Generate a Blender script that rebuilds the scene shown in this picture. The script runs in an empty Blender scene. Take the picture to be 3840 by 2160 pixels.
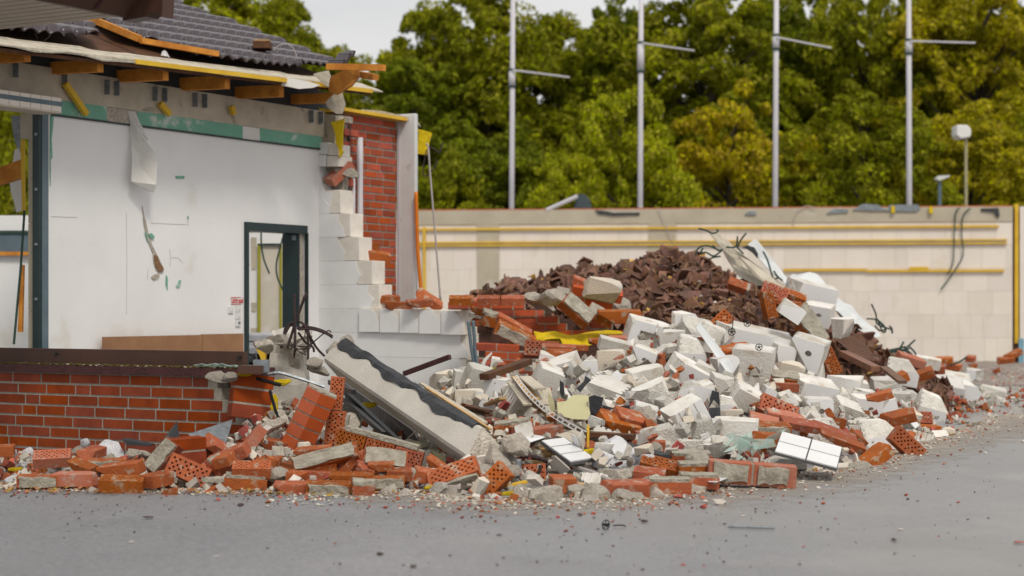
import bpy, bmesh, math, random
import numpy as np
from mathutils import Vector, Matrix, Euler, noise
random.seed(7); RNG = np.random.default_rng(7)
R = math.radians
sc = bpy.context.scene
col = sc.collection
F, H, HY = 6700.0, 1.15, 1150.0        # focal length in 3840-px units, eye height, horizon row
# ---------------- camera, world, sun, exposure ----------------
cam_d = bpy.data.cameras.new('camera'); cam = bpy.data.objects.new('camera', cam_d); col.objects.link(cam)
cam.location = (0, 0, H); cam.rotation_euler = (R(90), 0, 0)
cam_d.sensor_width = 36; cam_d.lens = F/3840*36; cam_d.shift_y = 70/3840
cam_d.clip_start = .1; cam_d.clip_end = 2000
cam_d.dof.use_dof = True; cam_d.dof.focus_distance = 13.2; cam_d.dof.aperture_fstop = 1.9
sc.camera = cam
SUN_EL, SUN_AZ = 52, 158               # azimuth clockwise from +Y: behind the camera, to its right
w = bpy.data.worlds.new('World'); sc.world = w; w.use_nodes = True
nt = w.node_tree; nt.nodes.clear()
def N(nt, t, **k):
    n = nt.nodes.new(t)
    for a, b in k.items(): setattr(n, a, b)
    return n
out = N(nt, 'ShaderNodeOutputWorld'); bg = N(nt, 'ShaderNodeBackground'); bg.inputs[1].default_value = .1
sky = N(nt, 'ShaderNodeTexSky', sky_type='NISHITA', sun_disc=False); sky.sun_elevation = R(SUN_EL); sky.sun_rotation = R(SUN_AZ)
sky.air_density = 1.5; sky.dust_density = 3
hs = N(nt, 'ShaderNodeHueSaturation'); hs.inputs['Saturation'].default_value = .3
tc = N(nt, 'ShaderNodeTexCoord'); mp = N(nt, 'ShaderNodeMapping'); mp.inputs['Scale'].default_value = (3, 3, 9)
nz = N(nt, 'ShaderNodeTexNoise'); nz.inputs['Scale'].default_value = 1.6; nz.inputs['Detail'].default_value = 6
cr = N(nt, 'ShaderNodeValToRGB'); cr.color_ramp.elements[0].position = .3; cr.color_ramp.elements[1].position = .75
cr.color_ramp.elements[0].color = (5.5, 5.5, 5.6, 1); cr.color_ramp.elements[1].color = (6.9, 6.8, 6.7, 1)
mx = N(nt, 'ShaderNodeMix', data_type='RGBA'); mx.inputs[0].default_value = .85
L = nt.links.new
L(sky.outputs[0], hs.inputs['Color']); L(tc.outputs['Generated'], mp.inputs[0]); L(mp.outputs[0], nz.inputs['Vector'])
L(nz.outputs[0], cr.inputs[0]); L(hs.outputs[0], mx.inputs[6]); L(cr.outputs[0], mx.inputs[7]); L(mx.outputs[2], bg.inputs[0]); L(bg.outputs[0], out.inputs[0])
sd = bpy.data.lights.new('sun', 'SUN'); sun = bpy.data.objects.new('sun', sd); col.objects.link(sun)
sd.energy = 1.5; sd.angle = R(12); sd.color = (1, .93, .82)
az = R(SUN_AZ); dv = Vector((math.sin(az)*math.cos(R(SUN_EL)), math.cos(az)*math.cos(R(SUN_EL)), math.sin(R(SUN_EL))))
sun.rotation_euler = dv.to_track_quat('Z', 'Y').to_euler()
sc.view_settings.view_transform = 'Standard'; sc.view_settings.look = 'None'; sc.view_settings.exposure = .36; sc.view_settings.gamma = 1
sc.cycles.max_bounces = 6; sc.cycles.transparent_max_bounces = 12

# ---------------- helpers ----------------
def P(px, py, Y): return Vector(((px-1920)/F*Y, Y, H-(py-HY)/F*Y))
def G(px, py): return P(px, py, F*H/(py-HY))
def tag(o, label=None, cat=None, group=None, kind=None):
    if label: o['label'] = label
    if cat: o['category'] = cat
    if group: o['group'] = group
    if kind: o['kind'] = kind
    return o
def empty(name, loc, label=None, cat=None, group=None, kind=None):
    o = bpy.data.objects.new(name, None); col.objects.link(o); o.location = loc; o.empty_display_size = .2
    return tag(o, label, cat, group, kind)
def link_mesh(name, me, mats, parent=None, world=True):
    o = bpy.data.objects.new(name, me); col.objects.link(o)
    for m in (mats if isinstance(mats, (list, tuple)) else [mats]):
        if m and len(me.materials) < 9 and (m.name not in [x.name for x in me.materials]): me.materials.append(m)
    if parent:
        o.parent = parent
        if world: me.transform(Matrix.Translation(-chain_loc(parent)))
    elif world and len(me.vertices):
        c = np.array([v.co for v in me.vertices]); lo, hi = c.min(0), c.max(0)
        b = Vector(((lo[0]+hi[0])/2, (lo[1]+hi[1])/2, lo[2])); me.transform(Matrix.Translation(-b)); o.location = b
    return o
def chain_loc(o):
    v = Vector(o.location)
    while o.parent: o = o.parent; v += Vector(o.location)
    return v
class MB:
    def __init__(s): s.v = []; s.f = []; s.m = []
    def add(s, vs, fs, mi=0):
        b = len(s.v); s.v += [tuple(v) for v in vs]; s.f += [tuple(b+i for i in f) for f in fs]; s.m += [mi]*len(fs)
    def box(s, o, a, b, c, mi=0):
        o, a, b, c = map(Vector, (o, a, b, c))
        vs = [o, o+a, o+a+b, o+b, o+c, o+a+c, o+a+b+c, o+b+c]
        s.add(vs, [(0,3,2,1),(4,5,6,7),(0,1,5,4),(1,2,6,5),(2,3,7,6),(3,0,4,7)], mi)
    def cbox(s, c, sx, sy, sz, mi=0): s.box(Vector(c)-Vector((sx, sy, sz))/2, (sx,0,0), (0,sy,0), (0,0,sz), mi)
    def prism(s, pts, e, mi=0):
        pts = [Vector(p) for p in pts]; e = Vector(e); n = len(pts)
        s.add(pts+[p+e for p in pts], [tuple(range(n))[::-1], tuple(range(n, 2*n))]+[(i, (i+1) % n, n+(i+1) % n, n+i) for i in range(n)], mi)
    def tube(s, pts, r, n=6, mi=0, r2=None):
        pts = [Vector(p) for p in pts]; m = len(pts); vs = []; fs = []; prev = None
        for i, p in enumerate(pts):
            t = (pts[min(i+1, m-1)]-pts[max(i-1, 0)]).normalized()
            a = t.orthogonal().normalized() if prev is None else (prev-t*prev.dot(t)).normalized()
            prev = a; b = t.cross(a); rr = r if r2 is None else r+(r2-r)*i/(m-1)
            vs += [p+(a*math.cos(k*2*math.pi/n)+b*math.sin(k*2*math.pi/n))*rr for k in range(n)]
        for i in range(m-1):
            for k in range(n): fs.append((i*n+k, i*n+(k+1) % n, (i+1)*n+(k+1) % n, (i+1)*n+k))
        fs += [tuple(range(n))[::-1], tuple(range((m-1)*n, m*n))]; s.add(vs, fs, mi)
    def mesh(s, name, smooth=False):
        me = bpy.data.meshes.new(name); me.from_pydata(s.v, [], s.f); me.polygons.foreach_set('material_index', s.m)
        bm = bmesh.new(); bm.from_mesh(me); bmesh.ops.recalc_face_normals(bm, faces=bm.faces); bm.to_mesh(me); bm.free()
        if smooth: me.polygons.foreach_set('use_smooth', [True]*len(me.polygons))
        return me
    def build(s, name, mats, parent=None, smooth=False, bevel=0):
        o = link_mesh(name, s.mesh(name, smooth), mats, parent)
        if bevel:
            b = o.modifiers.new('b', 'BEVEL'); b.width = bevel; b.segments = 1; b.limit_method = 'ANGLE'
        return o
def curve(pts, n=6):   # catmull-rom
    pts = [Vector(p) for p in pts]; q = [pts[0]]+pts+[pts[-1]]; o = []
    for i in range(1, len(q)-2):
        for k in range(n):
            t = k/n; a, b, c, d = q[i-1:i+3]
            o.append(.5*((2*b)+(c-a)*t+(2*a-5*b+4*c-d)*t*t+(3*b-a-3*c+d)*t**3))
    return o+[pts[-1]]

# ---------------- materials ----------------
def M(name, c1, c2=None, scale=6, rough=.8, bump=0, bscale=40, rnd=None, var=.25, spots=None, spec=.3, metal=0, detail=6, lo=.35, hi=.65, dirt=None, hue=.0):
    m = bpy.data.materials.new(name); m.use_nodes = True; t = m.node_tree; l = t.links.new
    b = t.nodes['Principled BSDF']; b.inputs['Roughness'].default_value = rough; b.inputs['Metallic'].default_value = metal
    b.inputs['Specular IOR Level'].default_value = spec
    c2 = c2 or tuple(x*.8 for x in c1)
    tc = N(t, 'ShaderNodeTexCoord'); vec = tc.outputs['Object']
    oi = N(t, 'ShaderNodeObjectInfo')
    ad = N(t, 'ShaderNodeVectorMath', operation='MULTIPLY_ADD'); ad.inputs[1].default_value = (1, 1, 1)
    cb = N(t, 'ShaderNodeVectorMath', operation='SCALE'); cb.inputs[0].default_value = (17, 31, 23); l(oi.outputs['Random'], cb.inputs['Scale'])
    l(vec, ad.inputs[0]); l(cb.outputs[0], ad.inputs[2]); vec = ad.outputs[0]
    nz = N(t, 'ShaderNodeTexNoise'); nz.inputs['Scale'].default_value = scale; nz.inputs['Detail'].default_value = detail; nz.inputs['Roughness'].default_value = .6; l(vec, nz.inputs['Vector'])
    cr = N(t, 'ShaderNodeValToRGB'); cr.color_ramp.elements[0].position = lo; cr.color_ramp.elements[1].position = hi
    cr.color_ramp.elements[0].color = (*c1, 1); cr.color_ramp.elements[1].color = (*c2, 1); l(nz.outputs[0], cr.inputs[0]); c = cr.outputs[0]
    if spots:      # (colour, threshold, scale)
        sc_, th, ss = spots
        n2 = N(t, 'ShaderNodeTexNoise'); n2.inputs['Scale'].default_value = ss; n2.inputs['Detail'].default_value = 5; l(vec, n2.inputs['Vector'])
        r2 = N(t, 'ShaderNodeValToRGB'); r2.color_ramp.elements[0].position = th; r2.color_ramp.elements[1].position = th+.12; l(n2.outputs[0], r2.inputs[0])
        mm = N(t, 'ShaderNodeMix', data_type='RGBA'); l(r2.outputs[0], mm.inputs[0]); l(c, mm.inputs[6]); mm.inputs[7].default_value = (*sc_, 1); c = mm.outputs[2]
    if rnd:
        h = N(t, 'ShaderNodeHueSaturation'); l(c, h.inputs['Color'])
        src = oi.outputs['Random'] if rnd == 'object' else N(t, 'ShaderNodeNewGeometry').outputs['Random Per Island']
        mr = N(t, 'ShaderNodeMapRange'); mr.inputs[3].default_value = 1-var; mr.inputs[4].default_value = 1+var; l(src, mr.inputs[0]); l(mr.outputs[0], h.inputs['Value'])
        if hue:
            wn = N(t, 'ShaderNodeTexWhiteNoise', noise_dimensions='1D'); l(src, wn.inputs['W'])
            m2 = N(t, 'ShaderNodeMapRange'); m2.inputs[3].default_value = .5-hue; m2.inputs[4].default_value = .5+hue; l(wn.outputs[0], m2.inputs[0]); l(m2.outputs[0], h.inputs['Hue'])
            m3 = N(t, 'ShaderNodeMapRange'); m3.inputs[3].default_value = .92; m3.inputs[4].default_value = 1.06; l(wn.outputs[0], m3.inputs[0]); l(m3.outputs[0], h.inputs['Saturation'])
        c = h.outputs[0]
    l(c, b.inputs['Base Color'])
    if bump:
        n3 = N(t, 'ShaderNodeTexNoise'); n3.inputs['Scale'].default_value = bscale; n3.inputs['Detail'].default_value = 5; l(vec, n3.inputs['Vector'])
        bp = N(t, 'ShaderNodeBump'); bp.inputs['Strength'].default_value = bump; bp.inputs['Distance'].default_value = .02; l(n3.outputs[0], bp.inputs['Height']); l(bp.outputs[0], b.inputs['Normal'])
    return m
def leafmat(name, c, c2, hue=.02):
    m = M(name, c, c2, scale=.5, rough=.7, rnd='island', var=.5, hue=hue, spec=.1)
    t = m.node_tree; b = t.nodes['Principled BSDF']; src = b.inputs['Base Color'].links[0].from_socket
    tr = N(t, 'ShaderNodeBsdfTranslucent'); mx = N(t, 'ShaderNodeMixShader'); mx.inputs[0].default_value = .38
    t.links.new(src, tr.inputs[0]); t.links.new(b.outputs[0], mx.inputs[1]); t.links.new(tr.outputs[0], mx.inputs[2])
    t.links.new(mx.outputs[0], t.nodes['Material Output'].inputs[0]); return m
plaster = M('white_plaster', (.84,.835,.825), (.77,.765,.755), .8, .8, .12, 50, spots=((.70,.67,.61), .62, 1.6))
plaster_torn = M('torn_plaster', (.55,.5,.42), (.35,.3,.25), 30, .95, .6, 90)
green_board = M('green_board', (.16,.38,.28), (.2,.43,.32), 5, .8, .1, spots=((.62,.62,.58), .56, 5))
concrete = M('concrete', (.58,.51,.40), (.44,.39,.31), 5, .9, .35, 60, spots=((.24,.22,.19), .62, 7), lo=.3, hi=.7)
concrete2 = M('beam_concrete', (.58,.55,.49), (.48,.45,.40), 3, .85, .25, 70, spots=((.2,.18,.16), .68, 30))
broken_conc = M('broken_concrete', (.60,.54,.46), (.40,.36,.30), 14, .95, 1.0, 45, rnd='object', var=.2)
mortar = M('mortar', (.42,.39,.32), (.28,.25,.2), 18, .95, .8, 60, spots=((.45,.42,.36), .6, 20))
joint = M('mortar_joint', (.37,.34,.285), (.28,.255,.215), 14, .95, .4, 80)
brick_i = M('brick_in_wall', (.29,.052,.011), (.20,.035,.009), 6, .6, .15, 90, rnd='island', var=.14, hue=.004, spec=.15)
brick_p = M('brick_of_pier', (.44,.085,.032), (.34,.07,.035), 6, .7, .15, 90, rnd='island', var=.28, hue=.006, spec=.15)
brick_o = M('orange_brick', (.40,.105,.032), (.30,.08,.03), 9, .65, .35, 70, rnd='object', var=.22, hue=.008, spots=((.40,.28,.20), .56, 22), spec=.15)
brick_dusty = M('dusty_brick', (.44,.12,.06), (.42,.18,.12), 8, .85, .3, 70, rnd='object', var=.15, spots=((.42,.36,.3), .6, 12))
block_w = M('white_block', (.72,.70,.66), (.57,.54,.48), 4, .9, .35, 60, rnd='object', var=.18, hue=.006, spots=((.50,.42,.33), .57, 7))
block_face = M('painted_block_face', (.8,.8,.8), (.74,.74,.74), 3, .8, .1, 60)
block_br = M('broken_block', (.66,.63,.57), (.50,.48,.43), 22, .95, .9, 60, rnd='object', var=.12)
block_tan = M('sand_block', (.68,.60,.49), (.58,.52,.43), 5, .9, .3, 60, rnd='object', var=.08)
block_i = M('block_in_wall', (.78,.78,.775), (.73,.73,.725), 5, .85, .12, 50, rnd='island', var=.05)
block_raw = M('raw_block', (.76,.72,.65), (.68,.63,.56), 8, .9, .3, 60, rnd='island', var=.08)
block_far = M('far_wall_block', (.76,.70,.63), (.72,.65,.57), 2, .9, .1, 30, rnd='island', var=.05, hue=.008, spots=((.64,.56,.46), .64, 1.3))
far_joint = M('far_wall_joint', (.50,.45,.38))
conc_far = M('far_wall_concrete', (.50,.45,.35), (.43,.38,.29), 1.5, .9, .1, 30, spots=((.6,.56,.5), .64, 1.1))
wood = M('orange_timber', (.62,.26,.04), (.42,.15,.02), 6, .7, .3, 30, rnd='object', var=.2)
wood_y = M('yellow_timber', (.72,.47,.04), (.60,.36,.03), 3, .7, .1, rnd='island', var=.15)
wood_d = M('dark_timber', (.12,.05,.02), (.07,.03,.015), 10, .7, .3)
lath = M('pale_lath', (.55,.36,.17), (.4,.24,.1), 9, .8, .3, rnd='object', var=.25)
laminate = M('brown_laminate', (.36,.19,.095), (.27,.14,.07), 3, .5, .05)
brown_metal = M('brown_metal', (.085,.040,.026), (.065,.032,.022), 4, .45, .05)
soffit_m = M('taupe_soffit', (.55,.48,.38), (.50,.43,.34), 3, .6)
maroon = M('maroon_coping', (.085,.03,.03), (.055,.022,.022), 10, .7, .4, 40)
dark_frame = M('dark_green_frame', (.022,.04,.042), (.018,.033,.036), 4, .4)
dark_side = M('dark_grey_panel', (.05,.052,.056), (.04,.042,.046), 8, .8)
steel = M('galvanised_steel', (.30,.33,.35), (.2,.22,.24), 20, .45, .2, metal=.5)
bluegrey = M('blue_grey_metal', (.13,.18,.21), (.1,.14,.17), 5, .5)
pole_m = M('flagpole_paint', (.60,.58,.62), (.52,.5,.53), 1.5, .5, spec=.5)
tile_m = M('roof_tile_glazed', (.06,.042,.046), (.042,.03,.036), 6, .26, .1, spec=.6, rnd='island', var=.15)
shard_m = M('tile_shard', (.22,.10,.058), (.12,.066,.046), 9, .5, .3, 60, rnd='object', var=.45, hue=.015, spots=((.2,.13,.11), .62, 9))
shard_i = M('tile_crumb', (.20,.095,.055), (.11,.06,.042), 6, .55, rnd='island', var=.45, hue=.02)
membrane = M('black_membrane', (.022,.024,.028), (.04,.044,.05), 12, .42, .5, 14, spec=.5)
underlay = M('pale_underlay', (.56,.51,.42), (.42,.38,.30), 9, .95, .6, 25)
yellow_ins = M('yellow_insulation', (.68,.50,.01), (.60,.42,.01), 7, .95, .9, 22, spots=((.4,.3,.1), .62, 6))
drape = M('white_fleece', (.72,.71,.68), (.66,.64,.6), 2, .9, .1, 10)
styro = M('white_foam', (.80,.80,.82), (.72,.72,.75), 20, .9, .9, 40, rnd='object', var=.06)
tile_white = M('white_wall_tile', (.78,.78,.78), (.74,.74,.74), 3, .3, spec=.5)
grout = M('tile_grout', (.12,.12,.13), (.1,.1,.1), 3, .9)
glassm = M('green_glass', (.66,.84,.78), (.52,.72,.65), 6, .08, spec=.8); glassm.node_tree.nodes['Principled BSDF'].inputs['Alpha'].default_value = .42 
rust = M('rusty_rebar', (.07,.045,.042), (.035,.024,.026), 40, .8, .5, 200)
cable_b = M('black_cable', (.012,.012,.014), (.02,.02,.02), 8, .4)
cable_w = M('pale_cable', (.45,.42,.4), (.4,.36,.34), 8, .5)
cable_g = M('green_cable', (.03,.07,.055), (.03,.05,.04), 8, .5)
orange_pl = M('orange_hose', (.72,.2,.01), (.6,.16,.01), 5, .5)
yellowgreen = M('lime_frame', (.36,.34,.02), (.3,.28,.02), 5, .6)
cream = M('cream_board', (.55,.5,.40), (.45,.40,.32), 4, .9, .3, 30, spots=((.34,.3,.24), .62, 6))
greenish_bd = M('pale_green_board', (.50,.47,.27), (.46,.43,.25), 4, .8, .1)
white_bd = M('white_board', (.66,.68,.68), (.6,.62,.62), 3, .6, spots=((.45,.42,.36), .62, 6))
moss = M('moss', (.06,.05,.008), (.12,.09,.02), 30, 1, 1, 60)
leaf_dead = M('leaf_litter', (.40,.22,.05), (.26,.13,.04), 30, .9, rnd='island', var=.4, hue=.03)
grav_w = M('pale_gravel', (.55,.51,.45), (.42,.38,.32), 9, .95, rnd='island', var=.35, hue=.02)
grav_r = M('red_gravel', (.40,.10,.045), (.25,.07,.035), 9, .9, rnd='island', var=.4, hue=.02)
grav_d = M('dark_gravel', (.10,.065,.06), (.06,.045,.045), 9, .9, rnd='island', var=.5)
white_pl = M('white_plastic', (.72,.72,.7), (.7,.7,.68), 3, .35)
grey_pl = M('grey_plastic', (.05,.07,.08), (.06,.08,.09), 3, .5)
red_ink = M('red_sticker_ink', (.6,.03,.04), (.55,.03,.04), 3, .6)
soil = M('rubble_dust', (.36,.32,.27), (.18,.155,.13), 12, 1, 1, 30, spots=((.28,.12,.07), .6, 9))
tilebase_m = M('tile_heap_dust', (.11,.05,.035), (.06,.034,.028), 9, 1, 1, 20)
lath_y = M('yellow_splinter', (.62,.36,.08), (.45,.25,.06), 9, .8, rnd='island', var=.3)
# ================= THE SETTING: ground =================
def make_ground():
    m = M('asphalt', (.225,.226,.238), (.17,.171,.182), .5, .6, .25, 120, spec=.5, lo=.3, hi=.7, spots=((.165,.165,.175), .60, .7))
    t = m.node_tree; l = t.links.new; b = t.nodes['Principled BSDF']; tc = N(t, 'ShaderNodeTexCoord')
    base = b.inputs['Base Color'].links[0].from_socket
    fine = N(t, 'ShaderNodeTexVoronoi'); fine.inputs['Scale'].default_value = 60; l(tc.outputs['Object'], fine.inputs['Vector'])
    h = N(t, 'ShaderNodeHueSaturation'); l(base, h.inputs['Color']); mr = N(t, 'ShaderNodeMapRange'); mr.inputs[3].default_value = .8; mr.inputs[4].default_value = 1.2
    sp = N(t, 'ShaderNodeSeparateColor'); l(fine.outputs['Color'], sp.inputs[0]); l(sp.outputs[0], mr.inputs[0]); l(mr.outputs[0], h.inputs['Value'])
    # damp patches: smoother and slightly darker
    mp = N(t, 'ShaderNodeMapping'); mp.inputs['Scale'].default_value = (.35, .12, 1); l(tc.outputs['Object'], mp.inputs[0])
    n = N(t, 'ShaderNodeTexNoise'); n.inputs['Scale'].default_value = 1.3; n.inputs['Detail'].default_value = 7; l(mp.outputs[0], n.inputs['Vector'])
    r = N(t, 'ShaderNodeMapRange'); r.inputs[1].default_value = .40; r.inputs[2].default_value = .62; r.inputs[3].default_value = .62; r.inputs[4].default_value = .30; l(n.outputs[0], r.inputs[0]); l(r.outputs[0], b.inputs['Roughness'])
    # dusty tan film in places
    n2 = N(t, 'ShaderNodeTexNoise'); n2.inputs['Scale'].default_value = .9; n2.inputs['Detail'].default_value = 8; l(tc.outputs['Object'], n2.inputs['Vector'])
    r2 = N(t, 'ShaderNodeMapRange'); r2.inputs[1].default_value = .52; r2.inputs[2].default_value = .72; r2.inputs[4].default_value = .5; l(n2.outputs[0], r2.inputs[0])
    mm = N(t, 'ShaderNodeMix', data_type='RGBA'); sx = N(t, 'ShaderNodeSeparateXYZ'); l(tc.outputs['Object'], sx.inputs[0])
    gx = N(t, 'ShaderNodeMapRange'); gx.inputs[1].default_value = -1; gx.inputs[2].default_value = 5; gx.inputs[3].default_value = .12; gx.inputs[4].default_value = 1.3; l(sx.outputs[0], gx.inputs[0])
    gm = N(t, 'ShaderNodeMath', operation='MULTIPLY'); l(r2.outputs[0], gm.inputs[0]); l(gx.outputs[0], gm.inputs[1])
    ga = N(t, 'ShaderNodeMath', operation='MULTIPLY_ADD'); l(gx.outputs[0], ga.inputs[0]); ga.inputs[1].default_value = .4; l(gm.outputs[0], ga.inputs[2])
    l(ga.outputs[0], mm.inputs[0]); l(h.outputs[0], mm.inputs[6]); mm.inputs[7].default_value = (.38,.365,.345,1)
    l(mm.outputs[2], b.inputs['Base Color'])
    v = [(-400,-30,0),(400,-30,0),(400,900,0),(-400,900,0)]
    me = bpy.data.meshes.new('ground'); me.from_pydata(v, [], [(0,1,2,3)]); o = link_mesh('ground', me, m); o['kind'] = 'structure'
    # rows of rubbly dust behind: pale strip before the far wall
    d = M('dusty_soil', (.30,.25,.22), (.18,.15,.13), 2, 1, .6, 40, spots=((.42,.38,.34), .55, 4))
    mb = MB(); pts = []
    ring = [G(2900,1385), G(3200,1420), G(3500,1440), G(3860,1450), G(4100,1400), P(4100,1362,36.2), P(1500,1352,37.9), G(1500,1400)]
    mb.add([p+Vector((0,0,.006)) for p in ring], [tuple(range(len(ring)))]); o = mb.build('dirt_strip', d); o['kind'] = 'structure'
make_ground()

# ================= trees =================
def unit(n):
    a = RNG.normal(size=(n, 3)); return a/np.linalg.norm(a, axis=1)[:, None]
def tree_mesh(seed, height, rad, nclump, nleaf, leaf, low=.0, drop=0.):
    g = np.random.default_rng(seed); cen = []
    zc = height*(.5+low/2); rz = height*.5*(1-low)
    while len(cen) < nclump:
        p = g.uniform(-1, 1, 3); r = np.linalg.norm(p)
        if r > 1 or r < .35: continue
        if abs(noise.noise(Vector(p*2.2+seed))) > .5: continue
        k = (1-.25*max(0, p[2])) if p[2] > 0 else (1-.15*abs(p[2]))
        cen.append((p[0]*rad*k, p[1]*rad*k, zc+p[2]*rz))
    cen = np.array(cen); cr = g.uniform(.35, 1.0, nclump)**1.3*rad*.2
    n = nclump*nleaf; ci = np.repeat(np.arange(nclump), nleaf)
    d = g.normal(size=(n, 3)); d /= np.linalg.norm(d, axis=1)[:, None]
    rr = cr[ci]*g.uniform(.25, 1.0, n)**.45
    d2 = d*np.array([1, 1, .5]); p = cen[ci]+d2*rr[:, None]
    wob = np.sin(p*2.3+seed)*.2*rad/3+np.sin(p*5.1+seed)*.07; p += wob[:, [1, 2, 0]]; p[:, 2] -= drop*rr
    nn = d*.5+g.normal(size=(n, 3))*.5+np.array([0, -.1, .35]); nn /= np.linalg.norm(nn, axis=1)[:, None]
    a = np.cross(nn, g.normal(size=(n, 3))); a /= np.linalg.norm(a, axis=1)[:, None]; b = np.cross(nn, a)
    s = (leaf*g.uniform(.6, 1.3, n))[:, None]
    q = np.stack([p-a*s, p-b*s*.5+nn*s*.1, p+a*s, p+b*s*.5+nn*s*.1], 1).reshape(-1, 3)
    me = bpy.data.meshes.new('crown'); me.vertices.add(4*n); me.vertices.foreach_set('co', q.ravel())
    me.loops.add(4*n); me.loops.foreach_set('vertex_index', np.arange(4*n)); me.polygons.add(n)
    me.polygons.foreach_set('loop_start', np.arange(n)*4); me.update(); me.validate()
    tb = MB(); tb.tube([(0,0,-.3), (.05,0,height*.25), (-.1,.1,height*.55), (0,0,height*.85)], .028*height, 8, r2=.02)
    for i in g.choice(nclump, min(nclump, 26), replace=False):
        c = Vector(cen[i]); z0 = max(height*.15, c.z-.25*rad-abs(c.x)*.5)
        tb.tube([(0,0,z0), (c.x*.45, c.y*.45, (z0+c.z)/2+.1), c], .008*height, 5, r2=.015)
    return me, tb.mesh('trunk')
bark = M('bark', (.05,.04,.03), (.03,.024,.018), 8, .95, .6)
LG = [leafmat('leaf_dark_green', (.23,.26,.009), (.12,.15,.007)),
      leafmat('leaf_olive', (.34,.34,.010), (.19,.21,.008)),
      leafmat('leaf_light_green', (.46,.47,.012), (.26,.28,.010)),
      leafmat('leaf_autumn_yellow', (.55,.44,.009), (.32,.28,.008), .02),
      leafmat('leaf_yellow_green', (.50,.43,.010), (.28,.26,.008), .015)]
protos = {}
def tree(px, Y, top, wpx, kind, shape, label, low=.0):
    h = P(px, top, Y).z; rad = wpx/2/F*Y
    key = (kind, shape)
    if key not in protos:
        par = {'tall': (11, 4.2, 380, 200, .115, 0), 'tall2': (12, 4.0, 360, 200, .115, .1), 'bush': (6, 3.2, 240, 210, .085, 0), 'willow': (8, 3.4, 260, 210, .09, .5)}[shape]
        protos[key] = (par, tree_mesh(len(protos)*13+3, *par[:5], low=.05 if shape == 'bush' else .12, drop=par[5]))
    par, (cm, tm) = protos[key]
    o = empty('tree', (P(px, 0, Y).x, Y, 0), label, 'tree', 'trees behind the far wall')
    o.rotation_euler.z = random.uniform(0, 6.28); o.scale = (rad/par[1], rad/par[1], h/(par[0]*1.02))
    for nm, me, mt in (('crown', cm, LG[kind]), ('trunk', tm, bark)):
        c = bpy.data.objects.new(nm, me); col.objects.link(c); c.parent = o
        if not me.materials: me.materials.append(mt)
for a in [
 (830, 58, -120, 900, 1, 'tall', 'leafy olive tree rising behind the tiled roof ridge'),
 (1620, 60, -10, 520, 1, 'tall2', 'slim olive tree on the far side of the sky gap'),
 (2900, 61, -40, 520, 0, 'tall2', 'dark tree filling behind the third flagpole'),
 (1290, 62, 165, 480, 1, 'tall2', 'small rounded tree just past the broken roof end, under the sky gap'),
 (1130, 60, 130, 420, 0, 'tall', 'thin green tree between roof tree and the sky gap'),
 (1830, 57, -90, 830, 1, 'tall', 'large dark tree behind the first flagpole'),
 (1560, 54, 190, 620, 0, 'tall2', 'dark green tree beside the white corner panel, sloping down from the sky gap'),
 (2060, 60, 20, 560, 1, 'tall2', 'olive tree between first and second flagpole'),
 (2640, 58, -190, 900, 1, 'tall2', 'tall tree behind and between second and third flagpole'),
 (2360, 64, 140, 560, 0, 'tall', 'dark tree filling the dip behind the second flagpole'),
 (3060, 63, 150, 800, 0, 'tall', 'dark tree below the small sky gaps by the third flagpole'),
 (3260, 59, -190, 620, 1, 'tall', 'tall olive tree between third and fourth flagpole'),
 (3660, 57, -220, 760, 4, 'tall2', 'tall yellowing tree between fourth flagpole and frame edge'),
 (3450, 64, -120, 620, 1, 'tall', 'olive tree behind and between fourth flagpole and its neighbour crowns'),
 (3780, 66, -160, 620, 1, 'tall2', 'olive tree behind the yellowing one past the tall lamp'),
 (2240, 66, 60, 420, 1, 'tall2', 'far olive tree low in the dip left of the second flagpole'),
 (2330, 59, -60, 420, 0, 'tall', 'tall slender dark tree right behind the second flagpole'),
 (2960, 66, -160, 520, 1, 'tall', 'far olive tree rising behind the third flagpole'),
 (1000, 64, -60, 700, 1, 'tall2', 'wide olive tree behind the roof vent'),
 (4010, 60, -100, 700, 4, 'tall', 'yellow green tree at the far end of the row'),
 (1900, 50, 470, 620, 0, 'bush', 'low dark green bushy tree behind first flagpole foot'),
 (1660, 49, 560, 480, 1, 'bush', 'low olive bush tree right behind the orange hose end of the wall'),
 (2330, 48, 330, 620, 2, 'bush', 'bright light green young tree behind the second flagpole'),
 (2130, 47, 560, 460, 2, 'bush', 'low light green bush above the roof hatch on the wall'),
 (2740, 50, 330, 700, 3, 'bush', 'orange tinged yellow bush tree beside the third flagpole'),
 (3000, 49, 500, 420, 4, 'bush', 'yellow green bush right behind the third flagpole foot'),
 (3250, 48, 290, 760, 1, 'willow', 'drooping olive tree in front of the row by the fourth flagpole'),
 (3640, 50, 360, 640, 4, 'willow', 'yellowish drooping tree behind the two street lamps'),
 (3900, 52, 420, 520, 1, 'bush', 'dark olive bush tree at the end of the far wall'),
 (60, 44, 330, 420, 1, 'bush', 'tree seen through the left window opening'),
 (420, 66, 0, 900, 1, 'tall2', 'tree hidden mostly behind roof and canopy'),
]: tree(*a)
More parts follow.
